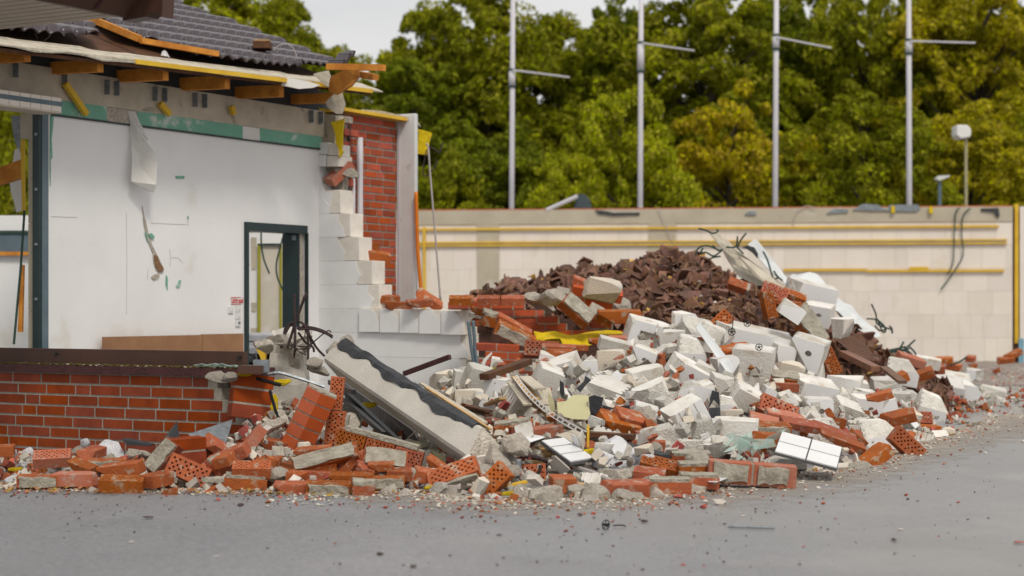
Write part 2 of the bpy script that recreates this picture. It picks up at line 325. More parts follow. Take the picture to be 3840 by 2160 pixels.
# one dark far wood closing the gaps low down
me, _ = tree_mesh(99, 8, 5, 60, 420, .22)
wd = []
for i in range(9):
    a = np.empty(len(me.vertices)*3); me.vertices.foreach_get('co', a); a = a.reshape(-1, 3).copy(); th = i*1.3
    c, s_ = math.cos(th), math.sin(th); a = np.stack([a[:,0]*c-a[:,1]*s_, a[:,0]*s_+a[:,1]*c, a[:,2]*(.98+.12*math.sin(i*2.1))], 1); a += (-15+i*6.2, 74, -.6); wd.append(a)
wv = np.concatenate(wd); n = len(wv)//4; m2 = bpy.data.meshes.new('far_woods'); m2.vertices.add(4*n); m2.vertices.foreach_set('co', wv.ravel()); m2.loops.add(4*n); m2.loops.foreach_set('vertex_index', np.arange(4*n)); m2.polygons.add(n); m2.polygons.foreach_set('loop_start', np.arange(n)*4); m2.update()
tag(link_mesh('far_woods', m2, LG[0]), kind='stuff')

# ================= far wall =================
A0 = P(1300, 0, 38.45).xy; A1 = P(3797, 0, 36.6).xy
du = (A1-A0); LW = du.length; du = Vector((du.x, du.y, 0))/LW; dn = Vector((du.y, -du.x, 0))   # dn faces the camera
def FW(s, o, z): return Vector((A0.x, A0.y, 0))+du*s+dn*o+Vector((0, 0, z))
def fs(px):     # distance along the wall under a pixel column
    t = (px-1920)/F; return (t*A0.y-A0.x)/(du.x-t*du.y)
fwall = empty('far_wall', FW(LW/2, 0, 0), 'long pale block wall with grey concrete top band behind the rubble heaps', 'wall')
b = MB(); b.box(FW(0,-.24,-.1), du*LW, dn*.235, (0,0,3.05)); b.build('wall_core', far_joint, fwall)
b = MB(); rr = random.Random(3)
for j in range(6):
    z0 = .03+j*.478; x = -rr.uniform(0, .5)
    while x < LW:
        l_ = .5 if rr.random() < .8 else .25; a, e = max(0, x), min(LW, x+l_); x += l_
        if e-a > .04: b.box(FW(a+.002, -.005, z0+.002), du*(e-a-.004), dn*.006, (0,0,.474))
b.build('block_masonry', block_far, fwall)
b = MB(); b.box(FW(0,-.26,2.90), du*LW, dn*.285, (0,0,.30)); b.build('concrete_band', conc_far, fwall)
b = MB(); b.box(FW(0,-.25,3.20), du*LW, dn*.2, (0,0,.03)); b.build('red_edge_strip', brick_o, fwall)
for a, e, z in ((1790,1872,0), (2432,2535,2.3)):
    b = MB(); b.box(FW(fs(a),0,z), du*(fs(e)-fs(a)), dn*.022, (0,0,2.9-z)); b.build('concrete_pillar', conc_far, fwall)
for a, e, z, hh in ((1560,3745,2.775,.045), (1560,3775,2.50,.035), (1560,3775,2.435,.035), (2938,3250,1.885,.05), (3250,3765,1.865,.05), (3410,3480,1.92,.05)):
    b = MB(); b.box(FW(fs(a),.022,z), du*(fs(e)-fs(a)), dn*.04, (0,0,hh)); b.build('batten', wood_y, fwall)
b = MB(); b.box(FW(fs(2000),.022,2.472), du*(fs(3770)-fs(2000)), dn*.03, (0,0,.026)); b.build('grey_rail', steel, fwall)
b = MB(); b.box(FW(fs(1588),.024,.2), du*.055, dn*.05, (0,0,2.65)); b.build('upright_batten', wood_y, fwall)
b = MB(); b.box(FW(LW,-.3,-.05), du*.12, dn*.3, (0,0,3.2)); b.build('end_recess', wood_d, fwall)
b = MB(); b.box(FW(LW+.04,.005,.4), du*.075, dn*.04, (0,0,2.85)); b.build('end_batten', wood_y, fwall)
b = MB(); b.box(FW(LW+.14,-.2,0), du*2.5, dn*.25, (0,0,3.2)); o = b.build('return_wall', block_far); tag(o, 'pale wall section past the dark gap at the end of the far wall', 'wall')
b = MB(); b.box(FW(LW+.11,.06,0), du*.1, dn*.05, (0,0,.5)); tag(b.build('blue_pipe', M('blue_plastic', (.2,.4,.5))), 'short light blue pipe stub at the foot of the far wall end', 'pipe')
def sheet(name, pts, mat, label, cat, th=.03, wob=.02, group=None, parent=None, back=Vector((0,1,0))):
    b = MB(); b.prism(pts, back*th); me = b.mesh(name); bm = bmesh.new(); bm.from_mesh(me)
    bmesh.ops.triangulate(bm, faces=bm.faces); bmesh.ops.subdivide_edges(bm, edges=[e for e in bm.edges if e.calc_length() > .12], cuts=2)
    bmesh.ops.triangulate(bm, faces=[f for f in bm.faces if len(f.verts) > 4])
    for v in bm.verts: v.co += noise.noise_vector(v.co*5)*wob
    bm.to_mesh(me); bm.free(); me.polygons.foreach_set('use_smooth', [False]*len(me.polygons))
    o = link_mesh(name, me, mat, parent); 
    return tag(o, label, cat, group) if label else o
def fwp(px, py, o=.05): Y = (FW(fs(px), o, 0)).y; return P(px, py, Y)
for pts, lab in (([(2232,786),(2260,790),(2300,798),(2398,797),(2398,806),(2300,808),(2245,802)], 'limp dark membrane strip hanging over the wall top near second flagpole'),
                 ([(2793,803),(2806,792),(2834,792),(2834,807)], 'small grey membrane scrap on the concrete band by the third flagpole'),
                 ([(3100,800),(3130,783),(3182,786),(3180,797)], 'grey membrane scrap draped over the wall top between third and fourth flagpole'),
                 ([(3200,786),(3240,765),(3290,768),(3330,788),(3270,790)], 'humped grey roofing sheet lying on the wall top'),
                 ([(3320,790),(3345,768),(3440,767),(3452,780),(3440,794),(3360,792)], 'long grey roofing sheet with yellow ties on the wall top'),
                 ([(3680,782),(3745,780),(3750,812),(3738,812),(3730,795),(3680,790)], 'dark torn strip hanging near the wall end')):
    sheet('roofing_scrap', [fwp(x, y, .06) for x, y in pts], membrane if 'dark' in lab or 'limp' in lab else steel, lab, 'membrane', .2, .01, 'scraps on the far wall top')
for px, y0, y1 in ((3343,772,798),(3485,778,800)):
    b = MB(); b.box(fwp(px, y1, .1), du*.07, dn*-.1, (0,0,.14)); tag(b.build('yellow_tie', yellow_ins), 'yellow tie around the grey sheet on the wall top, '+('farther from' if px < 3400 else 'nearer to')+' the lamps', 'tie')
# roof hatch on the wall
hr = empty('roof_hatch', fwp(2200, 785, -.1), 'tilted dark grey hatch lid with a metal strut standing on the far wall', 'hatch')
b = MB(); b.prism([fwp(x, y, -.1) for x, y in ((2150,786),(2158,755),(2168,728),(2190,728),(2204,745),(2216,786))], -dn*.5); b.build('lid', grey_pl, hr)
b = MB(); b.tube([fwp(2050,788,0), fwp(2166,736,0)], .045); b.build('strut', pole_m, hr)
for k, (pts, lab) in enumerate(([[(3600,780),(3584,800),(3578,900),(3574,985),(3552,1030)], 'green cable loop hanging down the far wall near its end, inner one'],
                 [[(3640,780),(3612,810),(3606,880),(3612,950),(3590,1000),(3528,1086)], 'green cable loop hanging down the far wall near its end, outer one'],
                 [[(2468,778),(2490,830),(2520,905)], 'thin pale wire hanging from the wall top right of second flagpole'],
                 [[(2975,850),(2985,800),(3020,773),(3060,780)], 'pale wire arching over the wall top between the middle flagpoles'])):
    b = MB(); b.tube(curve([fwp(x, y, .07) for x, y in pts]), .014 if k < 2 else .008, 5); tag(b.build('cable', cable_g if k < 2 else cable_w, smooth=True), lab, 'cable')

# flagpoles
for i, (xb, xt, arm, acol, ydir, lab) in enumerate(((1915,1923,(1930,263,2136,290),(262,325),0,'flagpole with a thick dark banded sleeve, first from the house'),
    (2398,2404,(2418,162,2604,190),(160,268),0,'flagpole with a tall worn sleeve, second from the house'), (2904,2911,(2920,140,3118,180),(132,184),0,'flagpole with drooping arm, third from the house'),
    (3411,3408,(3420,154,3658,161),(150,201),0,'flagpole with level arm, nearest to the two street lamps'))):
    Y = 41; base = P(xb, 0, Y); base.z = 0; o = empty('flagpole', base, 'white '+lab, 'flagpole', 'row of white flagpoles')
    top = P(xt-(xb-xt)*.3, -300, Y)
    b = MB(); b.tube([base, base.lerp(top, .5), top], .066, 12, r2=.055); b.build('pole', pole_m, o, smooth=True)
    xs = xb+(xt-xb)*(785-acol[0])/785
    b = MB(); b.tube([P(xs, acol[1], Y), P(xs, acol[0], Y)], .078, 12); b.build('sleeve', pole_m, o, smooth=True)
    for yy in acol: b = MB(); b.tube([P(xs, yy+4, Y), P(xs, yy-4, Y)], .088, 12); b.build('clamp', cable_g, o, smooth=True)
    b = MB(); b.tube([P(arm[0]-8, arm[1], Y-.1), P(arm[2], arm[3], Y-.3)], .02, 6); b.build('arm', pole_m, o)
# lamps
o = empty('street_lamp', P(3625,0,39)*Vector((1,1,0)), 'tall street lamp with a white box head on a thin yellowish pole', 'street lamp', 'street lamps behind the wall')
b = MB(); b.tube([P(3624,1300,39), P(3622,512,39)], .035, 8); b.build('pole', M('cream_pole', (.42,.38,.22)), o)
b = MB(); q = P(3604,496,39); b.prism([q+Vector(v) for v in ((-.14,-.2,.14),(.1,-.2,.14),(.18,-.2,.02),(.16,-.2,-.12),(-.05,-.2,-.16),(-.15,-.2,-.08))], (0,.45,0)); b.build('lamp_head', white_pl, o, bevel=.02)
o = empty('street_lamp', P(3523,0,39.5)*Vector((1,1,0)), 'short grey street lamp with a flat slanted head', 'street lamp', 'street lamps behind the wall')
b = MB(); b.tube([P(3523,1300,39.5), P(3524,680,39.5)], .04, 8); b.build('pole', bluegrey, o)
b = MB(); q = P(3535,670,39.5); b.prism([q+Vector(v) for v in ((-.16,-.12,.0),(-.1,-.12,.06),(.14,-.12,.07),(.12,-.12,.03),(-.1,-.12,-.05))], (0,.25,0)); b.build('lamp_head', white_pl, o)
# ================= THE RUINED HOUSE =================
U = Vector((.866,-.5,0)); V = Vector((.5,.866,0)); C0 = Vector((-2.04,18.9,0)); Z = Vector((0,0,1))
def B(s, o, z): return C0-V*s+U*o+Z*z                   # s along the plaster wall towards the camera, o out of it
def s_of(px, o=0):
    t = (px-1920)/F; c = C0+U*o; return (c.x-t*c.y)/(V.x-t*V.y)
def W2(t, o, z): return C0+U*t-V*o+Z*z                  # t along the stepped block wall, o towards the camera
def t_of(px, o=0):
    q = (px-1920)/F; c = C0-V*o; return (q*c.y-c.x)/(U.x-q*U.y)
def bz(px, py, o=0): p = B(s_of(px, o), o, 0); return H-(py-HY)/F*p.y
def wz(px, py, o=0): p = W2(t_of(px, o), o, 0); return H-(py-HY)/F*p.y
def bp(px, py, o=0): return B(s_of(px, o), o, bz(px, py, o))
def wp(px, py, o=0): return W2(t_of(px, o), o, wz(px, py, o))
house = empty('ruined_house', C0, 'half demolished single storey house with torn open white room wall and broken tiled roof', 'house')
sL = s_of(160); sd0, sd1 = s_of(915), s_of(1145); zd = 1.96
# plaster wall with door opening
b = MB()
b.box(B(sL,-.16,-.05), V*(sL-sd0), U*.16, Z*2.98); b.box(B(sd0,-.16,zd), V*(sd0-sd1), U*.16, Z*(2.93-zd)); b.box(B(sd1,-.16,-.05), V*sd1, U*.16, Z*2.98)
wallo = b.build('plaster_wall', plaster, house)
# raw wall end facing the street, with blocks
b = MB(); zz = 0
for k, hgt in enumerate((.62,.5,.5,.25,.4,.32,.36)):
    b.box(B(sL+.0,-.15,zz+.003), -V*.02, U*.15, Z*(hgt-.006)); zz += hgt
b.build('wall_end', conc_far, wallo)
b = MB(); b.box(B(sL+.03,-.12,0), V*.03, U*.1, Z*.9)
# steel post
b = MB(); b.box(B(sL+.06,.004,.3), V*.075, U*.05, Z*2.66); b.build('steel_post', bluegrey, house)
b = MB(); b.box(B(sL+.10,-.02,.3), V*.045, U*.07, Z*2.66); b.build('steel_post_flange', dark_frame, house)
for k in range(11): b = MB(); b.box(B(sL+.115,.02,.5+k*.235), V*.02, U*.02, Z*.022); b.build('screw', steel, house) if k % 2 else None
# green board strip, irregular bottom wear
b = MB()
for a, e, mt in ((178,395,0), (510,905,0), (970,1202,0)): 
    b.box(B(s_of(a),.004,2.825), V*(s_of(a)-s_of(e)), U*.014, Z*.125)
b.build('green_board_strip', green_board, wallo)
for a, e in ((395,510),(905,970)):
    b = MB(); b.box(B(s_of(a),.003,2.822), V*(s_of(a)-s_of(e)), U*.012, Z*.125); b.build('torn_patch', plaster_torn if a < 500 else drape, wallo)
b = MB(); b.box(B(s_of(190),.004,2.806), V*(s_of(190)-s_of(1195)), U*.02, Z*.014); b.build('ceiling_trim', dark_frame, wallo)
b = MB(); b.prism([bp(x, y, .002) for x, y in ((188,430),(200,430),(197,480),(192,520),(196,590),(190,600),(188,700),(186,620))], U*.006); b.build('paint_scrape', green_board, wallo)
# damage on the wall
def patch(name, pts, mat, off=.003, th=.006): b = MB(); b.prism([bp(x, y, off) for x, y in pts], U*th); return b.build(name, mat, wallo)
patch('scrape', [(533,770),(538,800),(546,830),(556,880),(570,920),(590,960),(605,990),(614,1010),(610,1022),(596,1024),(584,1012),(575,985),(572,950),(558,915),(546,880),(538,840)], plaster_torn)
patch('hole', [(578,955),(590,960),(598,985),(612,1005),(608,1018),(595,1018),(583,1000),(577,975)], M('exposed_lath', (.36,.2,.1), (.15,.08,.05), 40, .9, .8), .010)
patch('crater_rim', [(566,1040),(578,1030),(592,1026),(598,1034),(590,1045),(575,1050)], plaster_torn, .004)
patch('scratch', [(556,878),(566,874),(578,886),(576,896),(562,892)], green_board, .011); patch('scratch', [(543,870),(548,872),(556,905),(552,902)], green_board, .011)
patch('scratch', [(622,1032),(628,1042),(627,1088),(621,1066)], green_board); patch('scratch', [(660,1075),(672,1050),(678,1052),(674,1076),(664,1080)], green_board)
patch('scratch', [(703,810),(706,812),(706,822),(702,818)], green_board); patch('paint_dab', [(658,660),(690,660),(690,670),(660,669)], green_board)
for a in (((565,836),(640,840),(700,842)), ((636,935),(640,965),(636,1000)), ((640,967),(668,966),(684,985)), ((704,820),(706,850)), ((474,800),(476,1000),(474,1180)), ((193,812),(290,815)), ((555,1010),(553,1050))):
    b = MB(); b.tube([bp(x, y, .002) for x, y in a], .0016, 4); b.build('crack', M('crack', (.42,.42,.4)) if 'crack' not in bpy.data.materials else bpy.data.materials['crack'], wallo)
# switches and sticker
for px, py0, n in ((893,1156,3),(866,1156,1)):
    for k in range(n):
        zc = bz(px, py0+k*27+(4 if n == 1 else 0)); f = MB(); f.box(B(s_of(px-11),.002,zc-.036), V*.072, U*.012, Z*.066); so = f.build('switch_plate' if k < 2 else 'socket', white_pl, wallo)
        if k == 2: q = B(s_of(px),.014,zc-.002); b = MB(); b.tube([q, q+U*.004], .017, 10); b.build('socket_hole', steel, so)
        else: q = B(s_of(px-4),.014,zc-.018); b = MB(); b.box(q, V*.03, U*.004, Z*.03); b.build('rocker', white_pl, so)
st = MB(); st.box(B(s_of(864),.002,bz(864,1142)), V*(s_of(864)-s_of(903)), U*.003, Z*.075); sto = st.build('sticker', white_pl, wallo)
for zo, hh in ((1,.006),(.068,.006)): 
    b = MB(); b.box(B(s_of(865),.006,bz(864,1142)+(.002 if zo == 1 else zo)), V*(s_of(865)-s_of(902)), U*.001, Z*hh); b.build('sticker_bar', red_ink, sto)
fc = bpy.data.curves.new('lettering', 'FONT'); fc.body = 'Licht aus!'; fc.size = .062; fc.extrude = .0006; fc.offset = .0012; fc.space_character = .92
bpy.context.view_layer.update(); fo = bpy.data.objects.new('lettering', fc); col.objects.link(fo); fc.materials.append(red_ink)
mtx = Matrix((( V.x,0,U.x),(V.y,0,U.y),(0,1,0))).to_4x4(); fo.parent = sto; q = B(s_of(866),.007,bz(864,1142)+.018)-chain_loc(sto)
fo.matrix_local = Matrix.Translation(q) @ mtx @ Matrix.Diagonal((.88,1.15,1,1)); ml = Matrix.Translation(q) @ mtx @ Matrix.Diagonal((.88,1.15,1,1)); bpy.context.view_layer.update()
me = bpy.data.meshes.new_from_object(fo.evaluated_get(bpy.context.evaluated_depsgraph_get())); bpy.data.objects.remove(fo)
fo = bpy.data.objects.new('lettering', me); col.objects.link(fo); fo.parent = sto; fo.matrix_local = ml
# peeling paper strip
b = MB(); ps = [bp(x, y, o) for x, y, o in ((480,416,.01),(486,450,.02),(490,490,.03),(492,540,.045),(494,590,.06),(493,640,.075),(492,680,.09))]
pe = [bp(x, y, o) for x, y, o in ((506,420,.03),(522,455,.06),(519,490,.11),(548,530,.15),(576,565,.18),(590,610,.2),(586,692,.2))]
mi = [(a_+e_)/2+U*.05*math.sin(i*.9+.5) for i, (a_, e_) in enumerate(zip(ps, pe))]
b.add([p for q in zip(ps, mi, pe) for p in q], [f for i in range(6) for f in ((3*i,3*i+1,3*i+4,3*i+3),(3*i+1,3*i+2,3*i+5,3*i+4))])
b.add([ps[-1]+U*.002, pe[-1]+U*.002, bp(575,722,.16), bp(545,712,.11)], [(0,1,2,3)]); b.add([pe[1], pe[2]+U*.01, pe[3]+U*.02, bp(556,520,.2), bp(530,468,.1)], [(0,1,2,3,4)])
o = b.build('wallpaper_flap', drape, wallo, smooth=False); m_ = o.modifiers.new('t','SOLIDIFY'); m_.thickness = .003
b = MB(); b.prism([bp(x, y, .012) for x, y in ((525,415),(545,402),(578,402),(578,422))], U*.01); b.build('torn_paper', drape, wallo)
# laminate panels leaning
b = MB(); p = [bp(395,1252,.10), bp(763,1246,.10)]; z1, z2 = .893, .893
b.box(B(s_of(395,.1),.06,.35), V*(s_of(395,.1)-s_of(763,.1)-.004), U*.03, Z*.53); tag(b.build('laminate_panel', laminate), 'long brown wood grain panel leaning on the white wall, farther from the door', 'panel', 'brown panels under the white wall')
b = MB(); b.box(B(s_of(763,.1),.064,.35), V*(s_of(763,.1)-s_of(915,.1)), U*.03, Z*.535); tag(b.build('laminate_panel', laminate), 'short brown wood grain panel right beside the door frame', 'panel', 'brown panels under the white wall')
# door frame
df = MB(); fw = .045
df.box(B(sd0,-.17,-.02), V*fw, U*.2, Z*(zd+.02)); df.box(B(sd0,-.171,zd-.05), V*(sd0-sd1), U*.203, Z*.085); dfo = df.build('door_frame', dark_frame, house)
b = MB(); b.box(B(s_of(1118)+.005,-.2,-.02), V*.02, U*.21, Z*(zd-.03)); b.build('door_jamb', dark_frame, dfo)
b = MB(); b.box(B(s_of(1118)-.02,-.1,-.02), V*.08, U*.09, Z*(zd-.03)); o = b.build('raw_jamb_edge', plaster_torn, dfo)
b = MB(); b.box(B(sd1+.01,.0,-.02), V*.02, U*.035, Z*(zd-.02)); b.build('door_jamb_trim', dark_frame, dfo)
b = MB(); b.box(B(s_of(1112)+.03,.012,zd-.12), V*.004, U*-.05, Z*.05); b.build('latch', steel, dfo)
# ring beam
b = MB(); b.box(B(8,-.24,2.95), V*8.06, U*.262, Z*.27); rb = b.build('concrete_ring_beam', concrete, house)
b = MB(); b.box(W2(-.05,-.2,2.95), U*.32, -V*-.19, Z*.27)
for k, (px, py, w_) in enumerate(((48,268,26),(232,310,20),(392,332,22),(572,356,22),(722,378,22),(1158,438,20))):
    for dx in ((0, 36) if k > 1 else (0,)):
        b = MB(); q = bp(px+dx, py+22+dx*.12, .024); b.box(q, V*.055, U*.012, Z*.13); b.box(q+U*.012, V*.008, U*.05, Z*.13); b.build('joist_hanger', steel, rb)
    b = MB(); 
for px, py, l_, a in ((243,306,.36,-.75),(598,380,.16,-.6),(868,395,.09,-1.2)):
    b = MB(); q = bp(px, py, .05); d = (V*math.cos(a)+Z*math.sin(a)); b.box(q, d*l_, U*.04, d.cross(U)*.05); b.build('timber_stub', wood_y, rb)
# tiled ledge at the left end
zl = bz(140,432); b = MB(); b.box(B(s_of(140),.02,zl), -V*2.2, U*.26, Z*.13); lo = b.build('tiled_ledge', block_tan, house)
for k in range(9):
    b = MB(); b.box(B(s_of(140)+.01+k*.12,.28,zl+.012), -V*.113, U*.008, Z*.045); b.box(B(s_of(140)+.01+k*.12,.28,zl+.096), -V*.113, U*.008, Z*.032); b.build('edge_tile', block_far, lo)
b = MB(); b.box(B(s_of(140),.278,zl+.058), -V*2.2, U*.014, Z*.038); b.build('blue_tile_strip', bluegrey, lo)
b = MB(); b.prism([P(42,432,16.3),P(80,435,16.3),P(76,560,16.3),P(62,552,16.3),P(50,510,16.3)], (0,.02,0)); b.build('torn_felt', steel, house)
b = MB(); b.box(P(76,520,15.9), (.085,0,0), (0,.05,0), (0,0,.22)); b.build('grey_box_end', conc_far, house)
b = MB(); b.tube([P(92,790,15.6), P(78,1000,15.5), P(52,1290,15.3)], .012); b.build('dark_rod', cable_g, house)
b = MB(); b.prism([P(77,525,15.8),P(88,525,15.8),P(90,790,15.8),P(82,790,15.8)], (0,.06,0)); b.build('yellow_upright', wood_y, house)
b = MB(); b.prism([P(76,992,15.6),P(88,994,15.6),P(82,1245,15.6),P(66,1245,15.6)], (0,.05,0)); b.build('timber_upright', wood, house)
b = MB(); b.prism([P(-30,638,17),P(76,598,17),P(76,668,17),P(-30,702,17)], (0,.1,0)); tag(b.build('timber_beam', wood), 'dark orange timber beam slanting across the left opening', 'beam')
sheet('hanging_sheet', [P(x, y, 17.6) for x, y in ((55,560),(70,555),(82,600),(86,790),(62,800),(44,740),(38,660))], drape, 'white sheet hanging in the left opening beside the grey wall end', 'sheet', .02, .02)
# rear room walls seen through openings
rw = empty('rear_room_wall', P(-100,0,23.5)*Vector((1,1,0)), 'white rear wall with grey window band seen through the left opening', 'wall')
b = MB(); b.box(P(-400,1600,23.5)*Vector((1,1,0)), (2.0,0,0), (0,.2,0), (0,0,2.35)); b.build('wall_face', plaster, rw)
b = MB(); b.box(P(-400,952,23.45), (1.95,0,0), (0,.04,0), (0,0,.28)); b.build('window_band', bluegrey, rw)
b = MB(); b.box(P(-400,958,23.43), (1.95,0,0), (0,.04,0), (0,0,.05)); b.build('brown_rail', wood, rw)
b = MB(); b.box(P(-400,876,23.43), (1.95,0,0), (0,.04,0), (0,0,.04)); b.build('dark_rail', cable_g, rw)
rw = empty('back_room_wall', P(980,0,23)*Vector((1,1,0)), 'bright white back room wall with lime green door frame seen through the doorway', 'wall')
Q = lambda x, y, d=0: P(x, y, 23-d)
b = MB(); b.prism([Q(500,1560),Q(1180,1560),Q(1180,872),Q(500,872)], (0,.2,0)); b.build('wall_face', plaster, rw)
b = MB(); b.prism([Q(972,1500,.02),Q(1085,1500,.02),Q(1085,918,.02),Q(972,918,.02)], (0,.015,0)); b.build('door_panel', M('beige_panel', (.66,.6,.5), (.6,.55,.47), 2, .8, spots=((.7,.66,.6), .55, 3)), rw)
for x0, x1 in ((966,976),(1048,1056)): b = MB(); b.prism([Q(x0,1500,.05),Q(x1,1500,.05),Q(x1,913,.05),Q(x0,913,.05)], (0,.04,0)); b.build('frame_upright', yellowgreen, rw)
b = MB(); b.prism([Q(966,918,.06),Q(1056,918,.06),Q(1056,913,.06),Q(966,913,.06)], (0,.04,0)); b.build('frame_head', dark_frame, rw)
for x0, y0, x1, y1 in ((941,890,962,1010),(942,1135,962,1168),(940,1230,965,1300)): b = MB(); b.prism([Q(x0,y0,.01),Q(x1,y0,.01),Q(x1-3,y1,.01),Q(x0+2,y1,.01)], (0,.005,0)); b.build('bare_patch', cream, rw)
b = MB(); b.tube(curve([Q(*p, 1) for p in ((979,870),(980,920),(990,975),(1010,1026))]), .012, 5); tag(b.build('cable', cable_g), 'short green cable dangling in the back room, farther from the dark jamb', 'cable')
b = MB(); b.tube(curve([Q(*p, 1) for p in ((1060,890),(1050,930),(1036,990),(1040,1040),(1062,1090))]), .012, 5); tag(b.build('cable', cable_g), 'green cable bowing beside the dark door jamb in the back room', 'cable')
for x, y, ww in ((890,1296,.3),(1010,1270,.5),(950,1290,.3),(1070,1280,.4)):
    b = MB(); q = P(x, y, 21.5); b.cbox(q, ww, .3, .14); b.cbox(q-Z*.38, ww*1.5, .5, .6); tag(b.build('foam_rubble', styro, bevel=.03), 'pale rubble lump on the back room floor seen through the doorway', 'rubble', 'rubble in the back room')
b = MB(); b.prism([P(920,985,20),P(935,992,20),P(930,1002,20),P(918,996,20)], (0,.05,0)); tag(b.build('timber_offcut', wood_y), 'tiny orange timber offcut at the edge of the doorway opening', 'timber')

# stepped block wall
steps = [(1.13,1423+150),(1.38,1423),(1.63,1396),(1.88,1347),(2.13,1314),(2.38,1277)]
bw = MB(); skin = MB(); rr = random.Random(5)
rows = [(z_, t_of(px)) for z_, px in ((.13,1750),(.38,1750),(.63,1750),(.88,1423),(1.13,1423),(1.38,1396),(1.63,1347),(1.88,1314),(2.13,1277))]
for k, (z0, te) in enumerate(rows):
    x = -.02
    xs = [te]; 
    while xs[-1] > .02: xs.append(xs[-1]-.25)
    for e, a in zip(xs, xs[1:]):
        a = max(a, 0)
        if e-a > .02: bw.box(W2(a+.002, -.24, z0+.003), U*(e-a-.004), -V*.24, Z*.245)
bwo = bw.build('block_wall', block_raw, house, bevel=.004)
# skin: painted face, irregular right edge following the steps
for k, (z0, te) in enumerate(rows):
    lastw = rr.uniform(.08, .2) if k > 2 else .02
    e = te-lastw; 
    pts = [W2(-.002,.003,z0+.001), W2(e+rr.uniform(-.03,.05),.003,z0+.001), W2(e+rr.uniform(.0,.05),.003,z0+.09), W2(e-rr.uniform(.0,.05),.003,z0+.17), W2(e-rr.uniform(.03,.1),.003,z0+.249), W2(-.002,.003,z0+.249)]
    skin.prism(pts, -V*.006)
skin.build('painted_skin', block_i, bwo)
# top parapet row, pushed forward, cracked apart
xs = [1345,1424,1499,1574,1658,1745]
pr = MB(); rr = random.Random(8)
for i, (a, e) in enumerate(zip(xs, xs[1:])):
    ta, te = t_of(a, .04), t_of(e, .04); dz = [0,-.004,-.006,-.012,-.02][i]
    b = MB(); b.box(W2(ta+.004,-.2,.885+dz), U*(te-ta-.008), -V*(.235+.006*i), Z*.245)
    po = b.build('parapet_block', block_raw, bwo, bevel=.005)
    c = rr.uniform(.3,.8); b = MB(); o_ = .038+.006*i
    b.prism([W2(ta+.006,o_,.888+dz), W2(te-.008,o_,.888+dz), W2(te-.008,o_,.888+dz+.12*c+.05), W2(te-.04,o_,.888+dz+.17), W2(te-.09-.06*c,o_,1.128+dz), W2(ta+.006,o_,1.128+dz)], -V*.004); b.build('painted_face', block_i, po)
# upper remains below the ring beam
for pts, mt, nm in ((((1190,534),(1228,534),(1228,578),(1190,578)), block_i, 'wall_block'), (((1229,540),(1262,540),(1262,582),(1229,582)), block_raw, 'wall_block'), (((1190,580),(1222,580),(1220,624),(1195,624)), block_i, 'wall_block'), (((1224,584),(1270,584),(1266,624),(1226,624)), block_raw, 'wall_block')):
    b = MB(); b.prism([wp(x, y, .01) for x, y in pts], V*.25); b.build(nm, mt, house, bevel=.005)
b = MB(); b.prism([wp(x, y, -.14) for x, y in ((1190,620),(1285,620),(1285,800),(1190,720))], V*.1); b.build('recess_back', mortar, house)
b = MB(); b.prism([wp(x, y, .004) for x, y in ((1190,620),(1196,640),(1204,665),(1206,690),(1216,720),(1245,718),(1235,800),(1190,800))], V*.2); b.build('plaster_edge', block_i, house)
b = MB(); b.prism([wp(x, y, -.1) for x, y in ((1190,425),(1258,432),(1255,540),(1190,534))], V*.15); b.build('beam_return', concrete, house)
# low street-side brick wall
LP = Vector((-1.81,12.52,0))
def LWp(t, o, z): return LP-U*t-V*o+Z*z        # t leftwards from its broken end, o towards camera
def tl_of(px, o=0):
    q = (px-1920)/F; c = LP-V*o; return (c.x-q*c.y)/(U.x-q*U.y)
def brick_courses(mb, origin, d, n_, z0, nrow, L_of, bl, bh, depth=.11, jn=.017, proud=.004, seed=1, start=None):
    r = random.Random(seed)
    for j in range(nrow):
        x = L_of(j); z = z0+j*bh; end = 6.2 if start is None else start
        half = r.choice([0, .5])
        first = True
        while x < end:
            l_ = bl if (not first or half == 0) and r.random() > .10 else bl*.5; first = False
            e = min(x+l_, end)
            if e-x > .03: mb.box(origin+d*(x+jn/2)+n_*(proud-depth)+Z*(z+jn/2), d*(e-x-jn), n_*(depth+r.uniform(-.001,.001)), Z*(bh-jn))
            x = e
lw = empty('low_brick_wall', LP-U*2, 'low red brick wall with pale joints, its end broken off in steps', 'wall')
ends = [0.0,0.0,.01,.05,.27,.33,.40,.33]
ends = [tl_of(x) for x in (952,950,944,917,885,837,805,782)]
b = MB(); brick_courses(b, LP, -U, -V, .0, 8, lambda j: ends[j], .295, .0815, seed=4); b.build('brickwork', brick_i, lw)
b = MB()
for j in range(8): b.box(LP-U*(ends[j]-.06-.02*(j % 3))+V*.12+Z*(j*.0815), -U*6.2, -V*.119, Z*.0812)
b.build('mortar_core', joint, lw)
b = MB(); b.box(LWp(tl_of(895,.06),.045,.655), -U*6, V*.4, Z*.058); b.build('coping', maroon, lw)
b = MB(); b.box(LWp(tl_of(905,-.1),-.12,.715), -U*6, V*.05, Z*.115); so_ = b.build('sill_board', brown_metal, lw)
for px in (210,899): b = MB(); q = LWp(tl_of(px,-.1),-.118,.78); b.box(q, -U*.03, -V*.008, Z*.02); b.build('sill_clip', cable_b, so_)
b = MB(); b.box(LWp(.3,-.3,0), -U*6, V*.25, Z*.6); b.build('inner_wall_leaf', block_raw, lw)
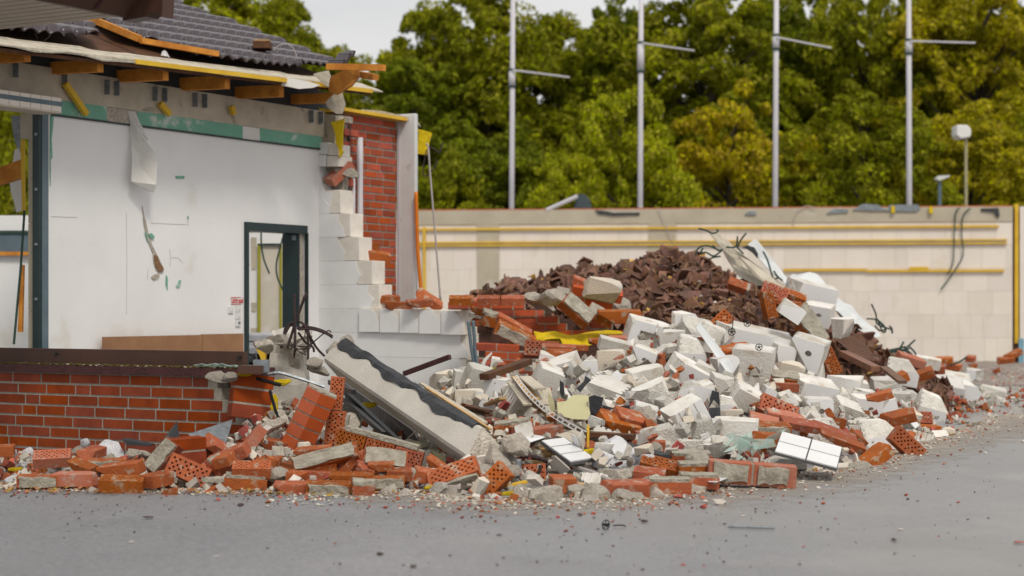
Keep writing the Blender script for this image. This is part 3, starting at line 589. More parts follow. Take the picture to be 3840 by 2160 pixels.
# brick pier and white corner panel
D0 = Vector((-1.815,19.3,0)); pier = empty('brick_pier', D0+V*.5, 'tall smooth red brick pier behind the stepped blocks with pale joints', 'pier')
b = MB(); brick_courses(b, D0, V, U, .4, 34, lambda j: .28*max(0, math.sin(j*1.7))*(j > 6)*.3, .25, .0835, seed=9, start=1.02, jn=.02); b.build('brickwork', brick_p, pier)
b = MB(); b.box(D0-V*.0-U*.3+Z*0, V*1.02, U*.296, Z*3.24); b.build('mortar_core', joint, pier)
# broken outer end: jutting bricks
rr = random.Random(12)
for k in range(13):
    z_ = 3.12-k*.135; l_ = rr.uniform(.12,.24)
    b = MB(); q = D0+U*.02-V*rr.uniform(.15,.3)+Z*z_; b.box(q, V*l_*1.3, U*.11, Z*.068); b.build('jutting_brick', brick_p if k % 3 else mortar, pier)
b = MB(); b.box(D0-V*.22-U*.22+Z*.2, V*.25, U*.24, Z*3.0); b.build('rough_core', mortar, pier)
b = MB(); b.box(D0-V*.2-U*.25+Z*3.24, V*1.3, U*.40, Z*.035); b.build('timber_plate', wood_y, pier)
for dx, rr_, pm in ((.035,.018,rust),(.1,.022,pole_m),(.19,.042,pole_m)):
    q = D0+U*.12-V*.12+V*dx*1.3; b = MB(); b.tube([q+Z*(2.98 if dx > .15 else 3.1 if dx < .05 else 2.6), q+Z*2, q+Z*1.75], rr_*.8, 8)
    tag(b.build('drain_pipe' if dx > .15 else 'thin_pipe', pm, smooth=True), {.035:'thin rusty pipe fixed on the brick pier, outermost', .1:'thin grey pipe between the rusty pipe and the thick pipe', .19:'thick grey downpipe running down the red brick pier'}[dx], 'pipe')
cp = D0+V*1.02; b = MB(); b.box(cp+Z*.3, U*.25, V*.06, Z*3.02); cpo = b.build('corner_panel', white_bd, bevel=.006); tag(cpo, 'tall narrow pale grey panel closing the corner beside the brick pier', 'panel')
b = MB(); b.box(cp-V*.012+U*.015+Z*.3, U*.03, V*.01, Z*3.02); b.build('panel_trim', pole_m, cpo)
sheet('roofing_scrap', [P(x, y, 20.1) for x, y in ((1355,408),(1440,420),(1500,432),(1560,445),(1575,470),(1560,458),(1490,446),(1420,440),(1350,418))], plaster_torn, 'torn brown roofing edge lying on top of the white corner panel', 'membrane', .25, .015)
ins = sheet('insulation_slab', [P(x, y, 20.4) for x, y in ((1562,480),(1620,498),(1610,540),(1600,582),(1562,576))], yellow_ins, 'yellow insulation slab sticking out past the white corner panel', 'insulation', .12, .015)
sheet('insulation_strip', [P(x, y, 18.7) for x, y in ((1240,455),(1290,442),(1284,500),(1280,560),(1286,570),(1276,592),(1268,560),(1256,540),(1250,490))], yellow_ins, 'yellow insulation strip hanging below the broken rafters', 'insulation', .08, .02)
for pts, r_, mt, lab in ((((1597,540),(1606,552),(1612,640),(1622,760),(1634,900),(1652,1130)), .011, cable_w, 'long pale cable hanging down past the white corner panel'),
    (((1560,720),(1564,860),(1568,960),(1580,1105)), .022, orange_pl, 'bright orange hose hanging beside the white corner panel'),
    (((1606,550),(1630,560),(1648,572),(1656,545),(1662,535)), .009, rust, 'short bent rusty wire end poking out beside the yellow slab'),
    (((1600,560),(1588,620),(1590,660),(1620,640),(1638,610),(1634,598)), .007, rust, 'thin wire loop hanging below the yellow slab')):
    b = MB(); b.tube(curve([P(x, y, 20) for x, y in pts]), r_, 6); tag(b.build('cable' if 'hose' not in lab else 'hose', mt, smooth=True), lab, 'hose' if 'hose' in lab else 'cable')

# ---- roof ----
roof = empty('roof', B(2,.3,3.2)); roof.parent = house; roof.location = B(2,.3,3.2)-C0
al = R(21)
def zE(s): return 3.41-.035*s
def RP(s, d, h=0): return B(s, .62-d*math.cos(al)+h*math.sin(al), zE(s)+.03+d*math.sin(al)+h*math.cos(al))
def inpoly(x, y, poly):
    c = False; n = len(poly)
    for i in range(n):
        (x1, y1), (x2, y2) = poly[i], poly[i-1]
        if (y1 > y) != (y2 > y) and x < (x2-x1)*(y-y1)/(y2-y1)+x1: c = not c
    return c
polys = [[(432,130),(591,167),(700,205),(765,218),(960,246),(1235,262),(1252,212),(1160,196),(960,128),(800,78),(672,28),(420,-200),(100,-300),(60,-100),(350,75)],
         [(-500,60),(0,116),(200,136),(362,152),(345,120),(270,85),(0,-150),(-500,-200)]]
ns, nd = 430, 150; ds, dd = .0165, .03
idx = {}; vs = []; fcs = []; S0 = -.35
def roofpt(i, j):
    if (i, j) not in idx:
        s = S0+i*ds; d = .12+j*dd; h = abs(math.sin(math.pi*s/.165))**.8*.045; k = (d/.36) % 1
        h += .02+.045*(1-k)
        idx[(i, j)] = len(vs); vs.append(RP(s, d, h))
    return idx[(i, j)]
for i in range(ns):
    for j in range(nd):
        q = RP(S0+(i+.5)*ds, .12+(j+.5)*dd, .03); px = 1920+F*q.x/q.y; py = HY-F*(q.z-H)/q.y
        if any(inpoly(px, py, pl) for pl in polys): fcs.append((roofpt(i,j), roofpt(i+1,j), roofpt(i+1,j+1), roofpt(i,j+1)))
b = MB(); b.v = [tuple(v) for v in vs]; b.f = fcs; b.m = [0]*len(fcs)
o = b.build('roof_tiles', tile_m, roof, smooth=True); m_ = o.modifiers.new('s', 'SOLIDIFY'); m_.thickness = .015; m_.offset = -1
b = MB(); sR = -.2
b.add([RP(sR,-.07,-.02), RP(7,-.07,-.02), RP(7,.22,-.02), RP(sR,.22,-.02)], [(0,1,2,3)])
me = b.mesh('underlay'); bm = bmesh.new(); bm.from_mesh(me); bmesh.ops.subdivide_edges(bm, edges=bm.edges, cuts=5); bmesh.ops.subdivide_edges(bm, edges=bm.edges, cuts=5)
for v in bm.verts: v.co += Vector((0,0,.03))*noise.noise(v.co*2.2)+noise.noise_vector(v.co*7)*.018
bm.to_mesh(me); bm.free(); o = link_mesh('underlay_felt', me, underlay, roof); m_ = o.modifiers.new('s', 'SOLIDIFY'); m_.thickness = .012
b = MB(); b.add([RP(-.05,-.04,-.05), RP(7,-.06,-.05), RP(7,2.2,-.05), RP(.3,2.2,-.05)], [(0,1,2,3)]); o = b.build('roof_deck', wood_d, roof); m_ = o.modifiers.new('s', 'SOLIDIFY'); m_.thickness = .03
b = MB(); b.box(B(3.6,.66,zE(3.6)-.035), V*3.6+Z*.12, U*.025, Z*.04); b.build('eave_board', wood_y, roof)
for k, (tipx, top_, bot) in enumerate(((90,176,229),(365,222,268),(611,254,299),(843,283,331),(1047,318,362),(1252,347,383))):
    s_ = s_of(tipx, .55); z0 = bz(tipx, bot, .55); z1 = bz(tipx, top_, .55)
    b = MB(); b.box(B(s_+.0,-.9,z0+.04), V*.075, U*1.45-Z*.04, Z*(z1-z0)); b.build('rafter', wood, roof)
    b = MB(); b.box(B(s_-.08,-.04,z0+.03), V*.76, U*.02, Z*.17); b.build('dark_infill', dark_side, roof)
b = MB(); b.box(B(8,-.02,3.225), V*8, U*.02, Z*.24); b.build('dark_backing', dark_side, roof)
# displaced timbers and end bits
def bar(name, p, q, w_, h_, mat, parent=None, label=None, cat=None, up=Z, group=None, bevel=0):
    p, q = Vector(p), Vector(q); d = (q-p); n_ = d.normalized().cross(up).normalized(); u_ = n_.cross(d.normalized())
    b = MB(); b.box(p-n_*w_/2-u_*h_/2, d, n_*w_, u_*h_); o = b.build(name, mat, parent, bevel=bevel); return tag(o, label, cat, group) if label else o
bar('loose_batten', RP(s_of(275,-.5),1.05,.1), RP(s_of(515,.3),.35,.1), .05, .06, wood, roof)
bar('loose_batten', RP(s_of(515,.3),.33,.09), RP(s_of(765,.3),.2,.09), .04, .05, wood, roof)
bar('broken_batten', P(1230,250,17.4), P(1440,254,17.0), .06, .06, wood, roof); bar('broken_batten', P(1335,276,17.8), P(1410,290,17.3), .06, .06, wood, roof)
b = MB(); b.prism([P(1232,290,17.8),P(1290,262,17.6),P(1345,260,17.4),P(1345,285,17.4),P(1318,318,17.5),P(1262,352,17.8),P(1232,340,17.9)], (0,.12,0)); b.build('broken_rafter', wood, roof)
sheet('x', [P(x, y, 17.6) for x, y in ((1175,275),(1232,262),(1242,285),(1232,330),(1215,318))], underlay, None, None, .02, .02, parent=roof).name = 'torn_felt_flap'
sheet('x', [P(x, y, 18) for x, y in ((1222,385),(1262,352),(1285,340),(1295,390),(1282,425),(1262,428),(1230,405))], underlay, None, None, .02, .02, parent=roof).name = 'torn_felt_flap'
sheet('x', [P(x, y, 17.3) for x, y in ((1020,302),(1050,290),(1120,300),(1200,318),(1170,330),(1120,338),(1060,325))], drape, None, None, .02, .02, parent=roof).name = 'torn_felt_flap'
b = MB()
for i in range(14):
    t0, t1 = i/14, (i+1)/14; h0, h1 = .02*math.sin(i*.9), .02*math.sin((i+1)*.9)
    a0, a1 = P(1232+70*t0, 240-48*t0, 17.7)+Z*h0, P(1232+70*t1, 240-48*t1, 17.7)+Z*h1; c0, c1 = P(1290+45*t0, 240-48*t0, 17.5)+Z*h0, P(1290+45*t1, 240-48*t1, 17.5)+Z*h1
    b.add([a0, a1, c1, c0], [(0,1,2,3)])
o = b.build('loose_roof_tile', tile_m, None); tag(o, 'loose brown roof tile tipped up at the broken roof end', 'roof tile'); m_ = o.modifiers.new('s','SOLIDIFY'); m_.thickness = .02
b = MB(); q = P(985,172,18); b.cbox(q, .17, .2, .07); b.cbox(q+Vector((0,0,.045)), .15, .18, .02, 1); tag(b.build('roof_vent', [wood_d, lath]), 'small boxy vent block sitting on the tiled roof', 'vent')
b = MB(); b.tube(curve([P(x, y, 17.6) for x, y in ((1025,190),(1050,168),(1085,168),(1105,190),(1112,215))]), .004, 5); tag(b.build('wire', cable_w), 'thin wire arch on the tiled roof beside the vent block', 'wire')
b = MB(); b.tube(curve([P(x, y, 15.2) for x, y in ((128,115),(142,145),(162,152),(182,140),(192,125))]), .0035, 5); tag(b.build('wire', cable_w), 'thin wire loop on the roof edge under the canopy', 'wire')
b = MB(); b.prism([P(x, y, 16.2) for x, y in ((603,208),(608,192),(618,188),(630,212))], (0,.1,0)); tag(b.build('white_chip', styro), 'white chip lying on the pale roof felt', 'chip')

# canopy over the street side, upper left
can = empty('canopy', Vector((-3.2,12.4,3.2)), 'taupe ribbed canopy soffit with dark brown fascia jutting in from the corner', 'canopy')
c1 = Vector((-2.75,12.62,3.2))
b = MB(); n_ = 26
for i in range(n_):
    b.box(c1-U*.0-V*(i*.12+.008), -U*6, -V*.098, Z*.02)
b.build('soffit', soffit_m, can)
b = MB(); b.box(c1-U*.01+Z*.012-V*.0, -U*6, -V*3.2, Z*.03); b.build('soffit_backing', wood_d, can)
b = MB(); b.prism([c1-V*4+Z*-.012, c1-V*4+U*.04-Z*.012, c1-V*4+U*.42+Z*.33, c1-V*4+U*.38+Z*.33], V*4.12); b.build('fascia', brown_metal, can)
b = MB(); b.prism([c1+V*.0-Z*.03, c1+V*.0+U*.22-Z*.02, c1+V*.0+U*.27+Z*.01, c1+V*.0+U*.36-Z*.03, c1+V*.0+U*.40+Z*.6, c1+V*.0+Z*.6], V*.12); b.build('fascia_end', brown_metal, can)
for k in range(3): b = MB(); b.prism([c1-V*(.35+k*.75)+U*.045-Z*.0, c1-V*(.35+k*.75)+U*.075-Z*.0, c1-V*(.35+k*.75)+U*.41+Z*.31, c1-V*(.35+k*.75)+U*.37+Z*.31], V*.02); b.build('fascia_seam', maroon, can)
b = MB(); b.box(c1-V*3+Z*.35-U*6, U*6.3, V*3.1, Z*.05); b.build('roof_slab', maroon, can)
# ================= RUBBLE =================
K = {'a':(0,1200),'b':(800,1200),'c':(1700,1200),'d':(2600,1200),'t':(1700,640),'u':(2600,640)}
def pp(k, x, y): return (K[k][0]+x/2.0125, K[k][1]+y/2.0125)
def interp(tab, x):
    xs = [r[0] for r in tab]; return [float(np.interp(x, xs, [r[i] for r in tab])) for i in range(1, len(tab[0]))]
# column tables: px, base row, crest row, crest depth
HEAP = [(-600,1830,1705,12.6),(0,1838,1705,12.5),(700,1848,1690,12.3),(900,1850,1600,12.2),(1020,1850,1500,12.6),(1200,1855,1520,13.2),(1350,1850,1580,13.6),(1500,1850,1500,15),
        (1650,1870,1410,15.6),(1800,1885,1360,15.8),(2000,1888,1335,16),(2300,1880,1325,16.2),(2420,1872,1240,17),(2600,1850,1200,17),(2800,1815,1280,16.6),(3000,1785,1400,16.4),(3200,1760,1450,17),(3400,1700,1465,18.5),
        (3600,1625,1440,22),(3760,1580,1450,24),(3950,1560,1440,24)]
TILES = [(1740,1180,1125,20.5),(1790,1180,1098,20.8),(1900,1185,1064,21),(2010,1185,1044,21),(2060,1185,1016,21.2),(2200,1190,990,21.4),(2300,1195,1012,21.4),(2360,1200,985,21.5),(2430,1210,960,21.6),(2500,1220,934,21.7),
         (2600,1230,962,21.7),(2700,1240,992,21.6),(2770,1250,1040,21.5),(2850,1270,1070,21.3),(3000,1395,1145,21),(3150,1450,1205,20.8),(3250,1475,1276,20.8),(3330,1490,1335,21),(3430,1495,1385,21),(3560,1500,1440,21)]
def heap_line(tab, px):
    yb, yt, Yt = interp(tab, px)
    if tab is HEAP: Yb = F*H/(yb-HY); zb = 0.
    else: Yb = 18.6; zb = H-(yb-HY)/F*Yb
    return Yb, zb, Yt, H-(yt-HY)/F*Yt
def surfY(tab, px, py):
    Yb, zb, Yt, zt = heap_line(tab, px); best = None
    q = (py-HY)/F        # ray: z = H - q*Y ; line: z = zb + (Y-Yb)*(zt-zb)/(Yt-Yb)
    k = (zt-zb)/(Yt-Yb); Y = (H-zb+k*Yb)/(k+q) if k+q > 1e-6 else Yt
    return min(max(Y, Yb), Yt)
def mound(name, tab, x0, x1, mat, sink, rough, back):
    nx, nt_ = 150, 34; vs = []; fs_ = []
    for i in range(nx):
        px = x0+(x1-x0)*i/(nx-1); Yb, zb, Yt, zt = heap_line(tab, px)
        for j in range(nt_):
            t = j/(nt_-5)
            if j < nt_-4: Y = Yb+.12+(Yt-Yb)*t; z = zb+(zt-zb)*t-sink*min(1, t*6+.15)
            else: k = (j-(nt_-5))/4; Y = Yt+back*k; z = (zt-sink)*(1-k)-.05
            v = Vector(((px-1920)/F*Y, Y, z)); n_ = noise.noise(v*3)*rough+noise.noise(v*9)*rough*.5+noise.noise(v*21)*rough*.25
            v.z += n_*min(1, t*5); v.z = v.z if tab is HEAP and j else max(v.z, -.05) if tab is HEAP else v.z
            if j == 0: v.z = -.03
            vs.append(v)
    for i in range(nx-1):
        for j in range(nt_-1): fs_.append((i*nt_+j, (i+1)*nt_+j, (i+1)*nt_+j+1, i*nt_+j+1))
    me = bpy.data.meshes.new(name); me.from_pydata(vs, [], fs_); me.polygons.foreach_set('use_smooth', [False]*len(me.polygons))
    o = link_mesh(name, me, mat); return tag(o, kind='stuff')
mound('rubble_bed', HEAP, -600, 3950, soil, .16, .14, 2.5)
mound('tile_rubble_bed', TILES, 1730, 3560, tilebase_m, .10, .12, 2.2)

# ---------- shape library ----------
def finish(bm, name, mats, bevel=0):
    bmesh.ops.recalc_face_normals(bm, faces=bm.faces); me = bpy.data.meshes.new(name); bm.to_mesh(me); bm.free()
    for m in mats: me.materials.append(m)
    return me
def cut(bm, co, no, mi, jag=.0, seed=0):
    r = bmesh.ops.bisect_plane(bm, geom=bm.verts[:]+bm.edges[:]+bm.faces[:], plane_co=co, plane_no=no, clear_outer=True)
    ed = [e for e in r['geom_cut'] if isinstance(e, bmesh.types.BMEdge)]
    if not ed: return
    h = bmesh.ops.holes_fill(bm, edges=ed, sides=0)['faces']
    if not h: h = bmesh.ops.contextual_create(bm, geom=ed)['faces']
    for f in h: f.material_index = mi
    if jag and h:
        pk = bmesh.ops.poke(bm, faces=h); r_ = random.Random(seed)
        for f in pk['faces']: f.material_index = mi
        for v in pk['verts']: v.co += Vector([r_.uniform(-1, 1)*jag for _ in range(3)])-Vector(no)*jag*.4
        es = list({e for f in pk['faces'] for e in f.edges if not all(x in pk['faces'] for x in []) and len(e.link_faces) == 2 and all(fc in pk['faces'] for fc in e.link_faces)})
        sub = bmesh.ops.subdivide_edges(bm, edges=es, cuts=2)
        for v in {v for g in sub['geom_inner'] if isinstance(g, bmesh.types.BMVert) for v in [g]}: v.co += Vector([r_.uniform(-1, 1)*jag*.5 for _ in range(3)])
def block(w, d, h, seed, ncut=2, depth=(.03,.09), groove=True, jag=.014, mats=None, recess=False):
    r = random.Random(seed); bm = bmesh.new()
    pts = []
    def side(sx):     # groove profile along a +-x end face
        o = []; gs = [(-.32,1),(-.12,-1),(.12,1),(.32,-1)] if groove else []
        for g, s_ in gs:
            q = .018 if s_ > 0 else -.014
            o += [(w/2, g*d-.035*d), (w/2-abs(q), g*d-.02*d), (w/2-abs(q), g*d+.05*d), (w/2, g*d+.065*d)]
        o = [(w/2, -d/2)]+o+[(w/2, d/2)]
        return o if sx > 0 else [(-x, -y) for x, y in o]
    pts = side(1)+side(-1); n = len(pts)
    lo = [bm.verts.new((x, y, -h/2)) for x, y in pts]; hi = [bm.verts.new((x, y, h/2)) for x, y in pts]
    bm.faces.new(lo[::-1]); bm.faces.new(hi)
    for i in range(n): f = bm.faces.new((lo[i], lo[(i+1) % n], hi[(i+1) % n], hi[i])); 
    bm.normal_update()
    for f in bm.faces:
        if f.normal.y < -.9 and f.calc_area() > w*h*.7 and r.random() < .5: f.material_index = 2
    for k in range(ncut):
        s_ = Vector([r.choice((-1, 1)) for _ in range(3)]); no = Vector([s_[i]*r.uniform(.25, 1) for i in range(3)]); 
        if r.random() < .4: no[r.randrange(3)] *= .15
        no.normalize(); c = Vector((s_.x*w/2, s_.y*d/2, s_.z*h/2))-no*r.uniform(*depth)*min(w, h)/.25
        cut(bm, c, no, 1, jag, seed+k)
    for k in range(6):
        ax = r.randrange(3); s_ = [r.choice((-1, 1)) for _ in range(3)]; c = Vector((s_[0]*w/2, s_[1]*d/2, s_[2]*h/2)); no = Vector([s_[i]*r.uniform(.5, 1) for i in range(3)]); no[ax] *= .22; c[ax] *= r.uniform(.55, .9) if no[ax] else 1
        no.normalize(); cut(bm, c-no*r.uniform(.004, .016)*min(w, h)/.25, no, 1, 0)
    return finish(bm, 'block', mats or [block_w, block_br, block_face])
def slots(bm, l_, w_, z, n_, rows, mi=0, dp=.03, skip=0, rnd=None):
    """top or bottom face of a perforated brick as a grid with sunk slots"""
    s_ = 1 if z > 0 else -1; xs = [-l_/2]; ys = [-w_/2]
    m = .014; sw = (l_-2*m)/n_
    xs = [-l_/2]+[x for i in range(n_) for x in (-l_/2+m+sw*(i+.14), -l_/2+m+sw*(i+.86))]+[l_/2]
    sh = (w_-2*m)/rows; ys = [-w_/2]+[y for i in range(rows) for y in (-w_/2+m+sh*(i+.16), -w_/2+m+sh*(i+.84))]+[w_/2]
    g = [[bm.verts.new((x, y, z)) for y in ys] for x in xs]
    for i in range(len(xs)-1):
        for j in range(len(ys)-1):
            q = [g[i][j], g[i+1][j], g[i+1][j+1], g[i][j+1]]
            if i % 2 and j % 2 and (i//2+j//2) % 2 == 0 and (rnd is None or rnd.random() > skip):
                b = [bm.verts.new(v.co-Vector((0,0,s_*dp))) for v in q]
                bm.faces.new(b)
                for a in range(4): bm.faces.new((q[a], q[(a+1) % 4], b[(a+1) % 4], b[a]))
            else: bm.faces.new(q)
    return g
def brick(l_=.24, w_=.115, h_=.071, seed=0, holes=True, ncut=1, mort=0, depth=(.015,.05), n_=13, rows=5, smooth=False, mats=None):
    r = random.Random(seed); bm = bmesh.new()
    if holes:
        t = slots(bm, l_, w_, h_/2, n_, rows, rnd=r, skip=.06); b = slots(bm, l_, w_, -h_/2, n_, rows, rnd=r, skip=.06)
        def rim(g):
            a = [g[i][0] for i in range(len(g))]+[g[-1][j] for j in range(1, len(g[0]))]+[g[i][-1] for i in range(len(g)-2, -1, -1)]+[g[0][j] for j in range(len(g[0])-2, 0, -1)]; return a
        rt, rb = rim(t), rim(b)
        for i in range(len(rt)): bm.faces.new((rt[i], rt[(i+1) % len(rt)], rb[(i+1) % len(rt)], rb[i]))
    else:
        bmesh.ops.create_cube(bm, size=1); bmesh.ops.scale(bm, vec=(l_, w_, h_), verts=bm.verts)
        for k in range(ncut):
            s_ = Vector([r.choice((-1, 1)) for _ in range(3)]); no = Vector([s_[i]*r.uniform(.2, 1) for i in range(3)]).normalized()
            cut(bm, Vector((s_.x*l_/2, s_.y*w_/2, s_.z*h_/2))-no*r.uniform(*depth), no, 0, .006, seed+k)
        bmesh.ops.bevel(bm, geom=[e for e in bm.edges if e.calc_length() > .05], offset=.003, segments=1, affect='EDGES')
    return finish(bm, 'brick', mats or [brick_o])
def rock(seed, sx=1, sy=.8, sz=.65, sub=2, cuts=7, ns=.16, mats=None):
    r = random.Random(seed); bm = bmesh.new(); bmesh.ops.create_icosphere(bm, subdivisions=sub+1, radius=.5)
    for v in bm.verts:
        v.co *= 1+noise.noise(v.co*2.3+Vector((seed,0,0)))*ns*2
    for k in range(cuts):
        no = Vector([r.gauss(0, 1) for _ in range(3)]).normalized(); d = r.uniform(.2, .37)
        for v in bm.verts:
            q = v.co.dot(no)-d
            if q > 0: v.co -= no*q*.97
    for v in bm.verts: v.co += noise.noise_vector(v.co*7+Vector((0,seed,0)))*.03; v.co = Vector((v.co.x*sx, v.co.y*sy, v.co.z*sz))
    return finish(bm, 'rock', mats or [broken_conc])
LIB = {}
def reg(k, me, kids=()): LIB[k] = (me, kids)
def slab_mesh(l_, w_, h_, off, seed, mat):     # rough mortar crust
    r = random.Random(seed); bm = bmesh.new(); bmesh.ops.create_cube(bm, size=1); bmesh.ops.scale(bm, vec=(l_, w_, h_), verts=bm.verts)
    bmesh.ops.subdivide_edges(bm, edges=bm.edges, cuts=4, use_grid_fill=True)
    for v in bm.verts: v.co += noise.noise_vector(v.co*22+Vector((seed,)*3))*.011
    bmesh.ops.translate(bm, vec=off, verts=bm.verts); return finish(bm, 'mortar', [mat])
reg('bh', brick(seed=1)); reg('bs', brick(seed=2, holes=False)); reg('bs2', brick(seed=3, holes=False, ncut=2, depth=(.03,.08)))
reg('bhalf', brick(.12, seed=4, holes=False)); reg('bhalfh', brick(.125, seed=5, n_=7)); reg('bpiece', brick(.09, .09, .06, 6, holes=False, ncut=3, depth=(.02,.045)))
reg('bm_top', brick(seed=7), [('mortar', slab_mesh(.22, .105, .018, (0,0,.043), 1, mortar))])
reg('bm_front', brick(seed=8), [('mortar', slab_mesh(.215, .02, .058, (0,-.062,0), 2, mortar))])
reg('bm_end', brick(.18, seed=9), [('mortar', slab_mesh(.03, .105, .066, (.1,0,0), 3, mortar))])
reg('bm_half', brick(.12, seed=10, holes=False), [('mortar', slab_mesh(.115, .11, .022, (0,0,.045), 4, mortar))])
reg('bdusty', brick(seed=11, holes=False, mats=[brick_dusty])); reg('bhdusty', brick(seed=12, mats=[brick_dusty]))
reg('bthin', brick(.24, .05, .071, 13, holes=False, ncut=2, mats=[brick_o])); reg('bribbed', brick(.2, .1, .06, 14, holes=True, n_=9, rows=3))
def chunk(cols, rows_, seed, ragged=True, bl=.24, bw=.115, bh=.071, jn=.012, bmat=None, holes_top=True):
    r = random.Random(seed); mb = MB(); mo = MB(); Wd = cols*(bl+jn); Ht = rows_*(bh+jn)
    for j in range(rows_):
        off = (j % 2)*.5*(bl+jn) if ragged else 0; x = -Wd/2-off*.0+(off if off else 0); e = Wd/2+(off*.5 if ragged else 0); x0 = x
        while x < e-.04:
            l_ = min(bl, e-x-jn) if not (j % 2 == 1 and x == x0 and not ragged) else bl
            mb.box((x, -bw/2, -Ht/2+j*(bh+jn)), (l_,0,0), (0,bw,0), (0,0,bh)); x += l_+jn
        mo.box((x0+.004, -bw/2+.002, -Ht/2+j*(bh+jn)+bh), (e-x0-.02,0,0), (0,bw-.004,0), (0,0,jn)) if j < rows_-1 else None
        mo.box((x0+.01, -bw/2+.003, -Ht/2+j*(bh+jn)+.002), (e-x0-.03,0,0), (0,bw-.006,0), (0,0,bh-.004))
    me = mb.mesh('brickwork'); me.materials.append(bmat or brick_i); m2 = mo.mesh('mortar'); m2.materials.append(joint); return me, [('mortar', m2)]
_c = chunk(2, 1, 1, bmat=brick_dusty); reg('chunk2x1', _c[0], _c[1]+[('mortar', slab_mesh(.2, .02, .06, (-.13,-.062,-.003), 21, mortar)), ('mortar', slab_mesh(.17, .02, .055, (.11,-.062,-.004), 22, mortar))]); reg('chunk2x2', *chunk(2, 2, 2, bmat=brick_p)); reg('chunk1x2', *chunk(1, 2, 3, ragged=False)); reg('chunk2x3', *chunk(2, 3, 4, bmat=brick_p)); reg('chunk3x3', *chunk(2, 3, 5)); reg('chunk1x3', *chunk(1, 3, 6, ragged=False)); reg('chunk1x5', *chunk(.5, 5, 6, ragged=False))
for i in range(8): reg('w%d' % i, block(.25+.02*(i % 3), .24, .25, 20+i, ncut=2+i % 4, depth=(.04,.12), jag=.02, groove=i % 2 == 0))
reg('wl', block(.5, .24, .25, 41, ncut=2, groove=True)); reg('wl2', block(.5, .2, .2, 42, 1, groove=False)); reg('wslab', block(.3, .06, .3, 43, 2, groove=False)); reg('wface', block(.25, .2, .25, 44, 2, (.05,.1)))
reg('wgroove', block(.25, .24, .25, 52, 1, (.02,.05), True)); reg('wtan', block(.25, .2, .25, 46, 3, (.04,.1), False, mats=[block_tan, block_br, block_tan])); reg('wgrey', block(.25, .2, .2, 47, 4, (.05,.12), False, mats=[block_br, block_br, block_br]))
for i in range(8): reg('r%d' % i, rock(60+i, 1, .8, .5+.06*(i % 4), cuts=12, ns=.2))
for i in range(3): reg('st%d' % i, rock(80+i, 1, .7, .7, mats=[styro], cuts=10))
reg('yf', rock(90, 1, .7, .5, mats=[yellow_ins]))
def boolean(me, cutters):
    a = bpy.data.objects.new('a', me); col.objects.link(a); tmp = [a]
    for c in cutters:
        b = bpy.data.objects.new('b', c); col.objects.link(b); tmp.append(b); m = a.modifiers.new('x', 'BOOLEAN'); m.object = b; m.operation = 'DIFFERENCE'; m.solver = 'EXACT'
    dg = bpy.context.evaluated_depsgraph_get(); r = bpy.data.meshes.new_from_object(a.evaluated_get(dg))
    for t in tmp: bpy.data.objects.remove(t)
    return r
def cyl(r_, h_, c, ax='Y'):
    b = MB(); c = Vector(c); d = Vector((0, h_/2, 0)); b.tube([c-d, c+d], r_, 14); return b.mesh('c')
reg('whole', boolean(block(.25, .24, .25, 45, 2, groove=True), [cyl(.025, .1, (.02,-.12,.02))]))
b_ = MB(); b_.box((-.05,-.2,-.2), (.075,0,0), (0,.2,0), (0,0,.14)); b_.tube([(-.0125,-.2,-.06), (-.0125,0,-.06)], .0375, 14)
reg('warch', boolean(block(.25, .24, .25, 48, 2, groove=False, mats=[block_raw, block_br, block_raw]), [b_.mesh('c')]))
b_ = MB(); b_.box((-.07,-.2,-.06), (.15,0,0), (0,.15,0), (0,0,.12)); reg('wrecess', boolean(block(.28, .24, .26, 49, 1, groove=False), [b_.mesh('c')]))
b_ = MB(); b_.box((0,-.2,-.16), (.09,0,0), (0,.12,0), (0,0,.08)); reg('wnotch', boolean(block(.25, .24, .25, 50, 1, groove=False), [b_.mesh('c')]+[(lambda q: (q.box((x,-.14,-.2), (.008,0,0), (0,.03,0), (0,0,.4)), q.mesh('c'))[1])(MB()) for x in (-.07,-.01,.055)]))
NM = {'b': 'broken_brick', 'c': 'masonry_chunk', 'w': 'white_block', 'r': 'concrete_lump', 's': 'foam_lump', 'y': 'insulation_tuft'}
CT = {'b': 'brick', 'c': 'masonry', 'w': 'block', 'r': 'concrete', 's': 'foam', 'y': 'insulation'}
GR = {'b': 'bricks lying in the rubble', 'c': 'mortared chunks of brickwork', 'w': 'white blocks in the heap', 'r': 'lumps of broken concrete', 's': 'white foam lumps', 'y': 'yellow insulation tufts'}
BASEW = {'b': .24, 'c': .5, 'w': .25, 'r': 1., 's': 1., 'y': 1.}
VAR = {'w': [], 'n': 0}
def place(kind, loc, rot, scale, label, name=None, cat=None, group=None):
    me, kids = LIB[kind]
    if kind in ('w0','w1','w2','w3','w4','w5','w6','w7'):      # every plain block breaks in its own way
        VAR['n'] += 1; me = block(.25+.02*(VAR['n'] % 3), .24, .25, 300+VAR['n'], ncut=2+VAR['n'] % 4, depth=(.035,.13), jag=.02, groove=VAR['n'] % 2 == 0)
    c = kind[0]
    o = bpy.data.objects.new(name or NM[c], me); col.objects.link(o); o.location = loc; o.rotation_mode = 'XYZ'
    o.rotation_euler = rot.to_euler(); o.scale = scale; tag(o, label, cat or CT[c], group or GR[c])
    for nm, m in kids:
        k = bpy.data.objects.new(nm, m); col.objects.link(k); k.parent = o
    return o
def rotm(yaw, pitch, roll): return Matrix.Rotation(-R(roll)*-1, 3, 'Y') @ Matrix.Rotation(R(pitch), 3, 'X') @ Matrix.Rotation(R(yaw), 3, 'Z')
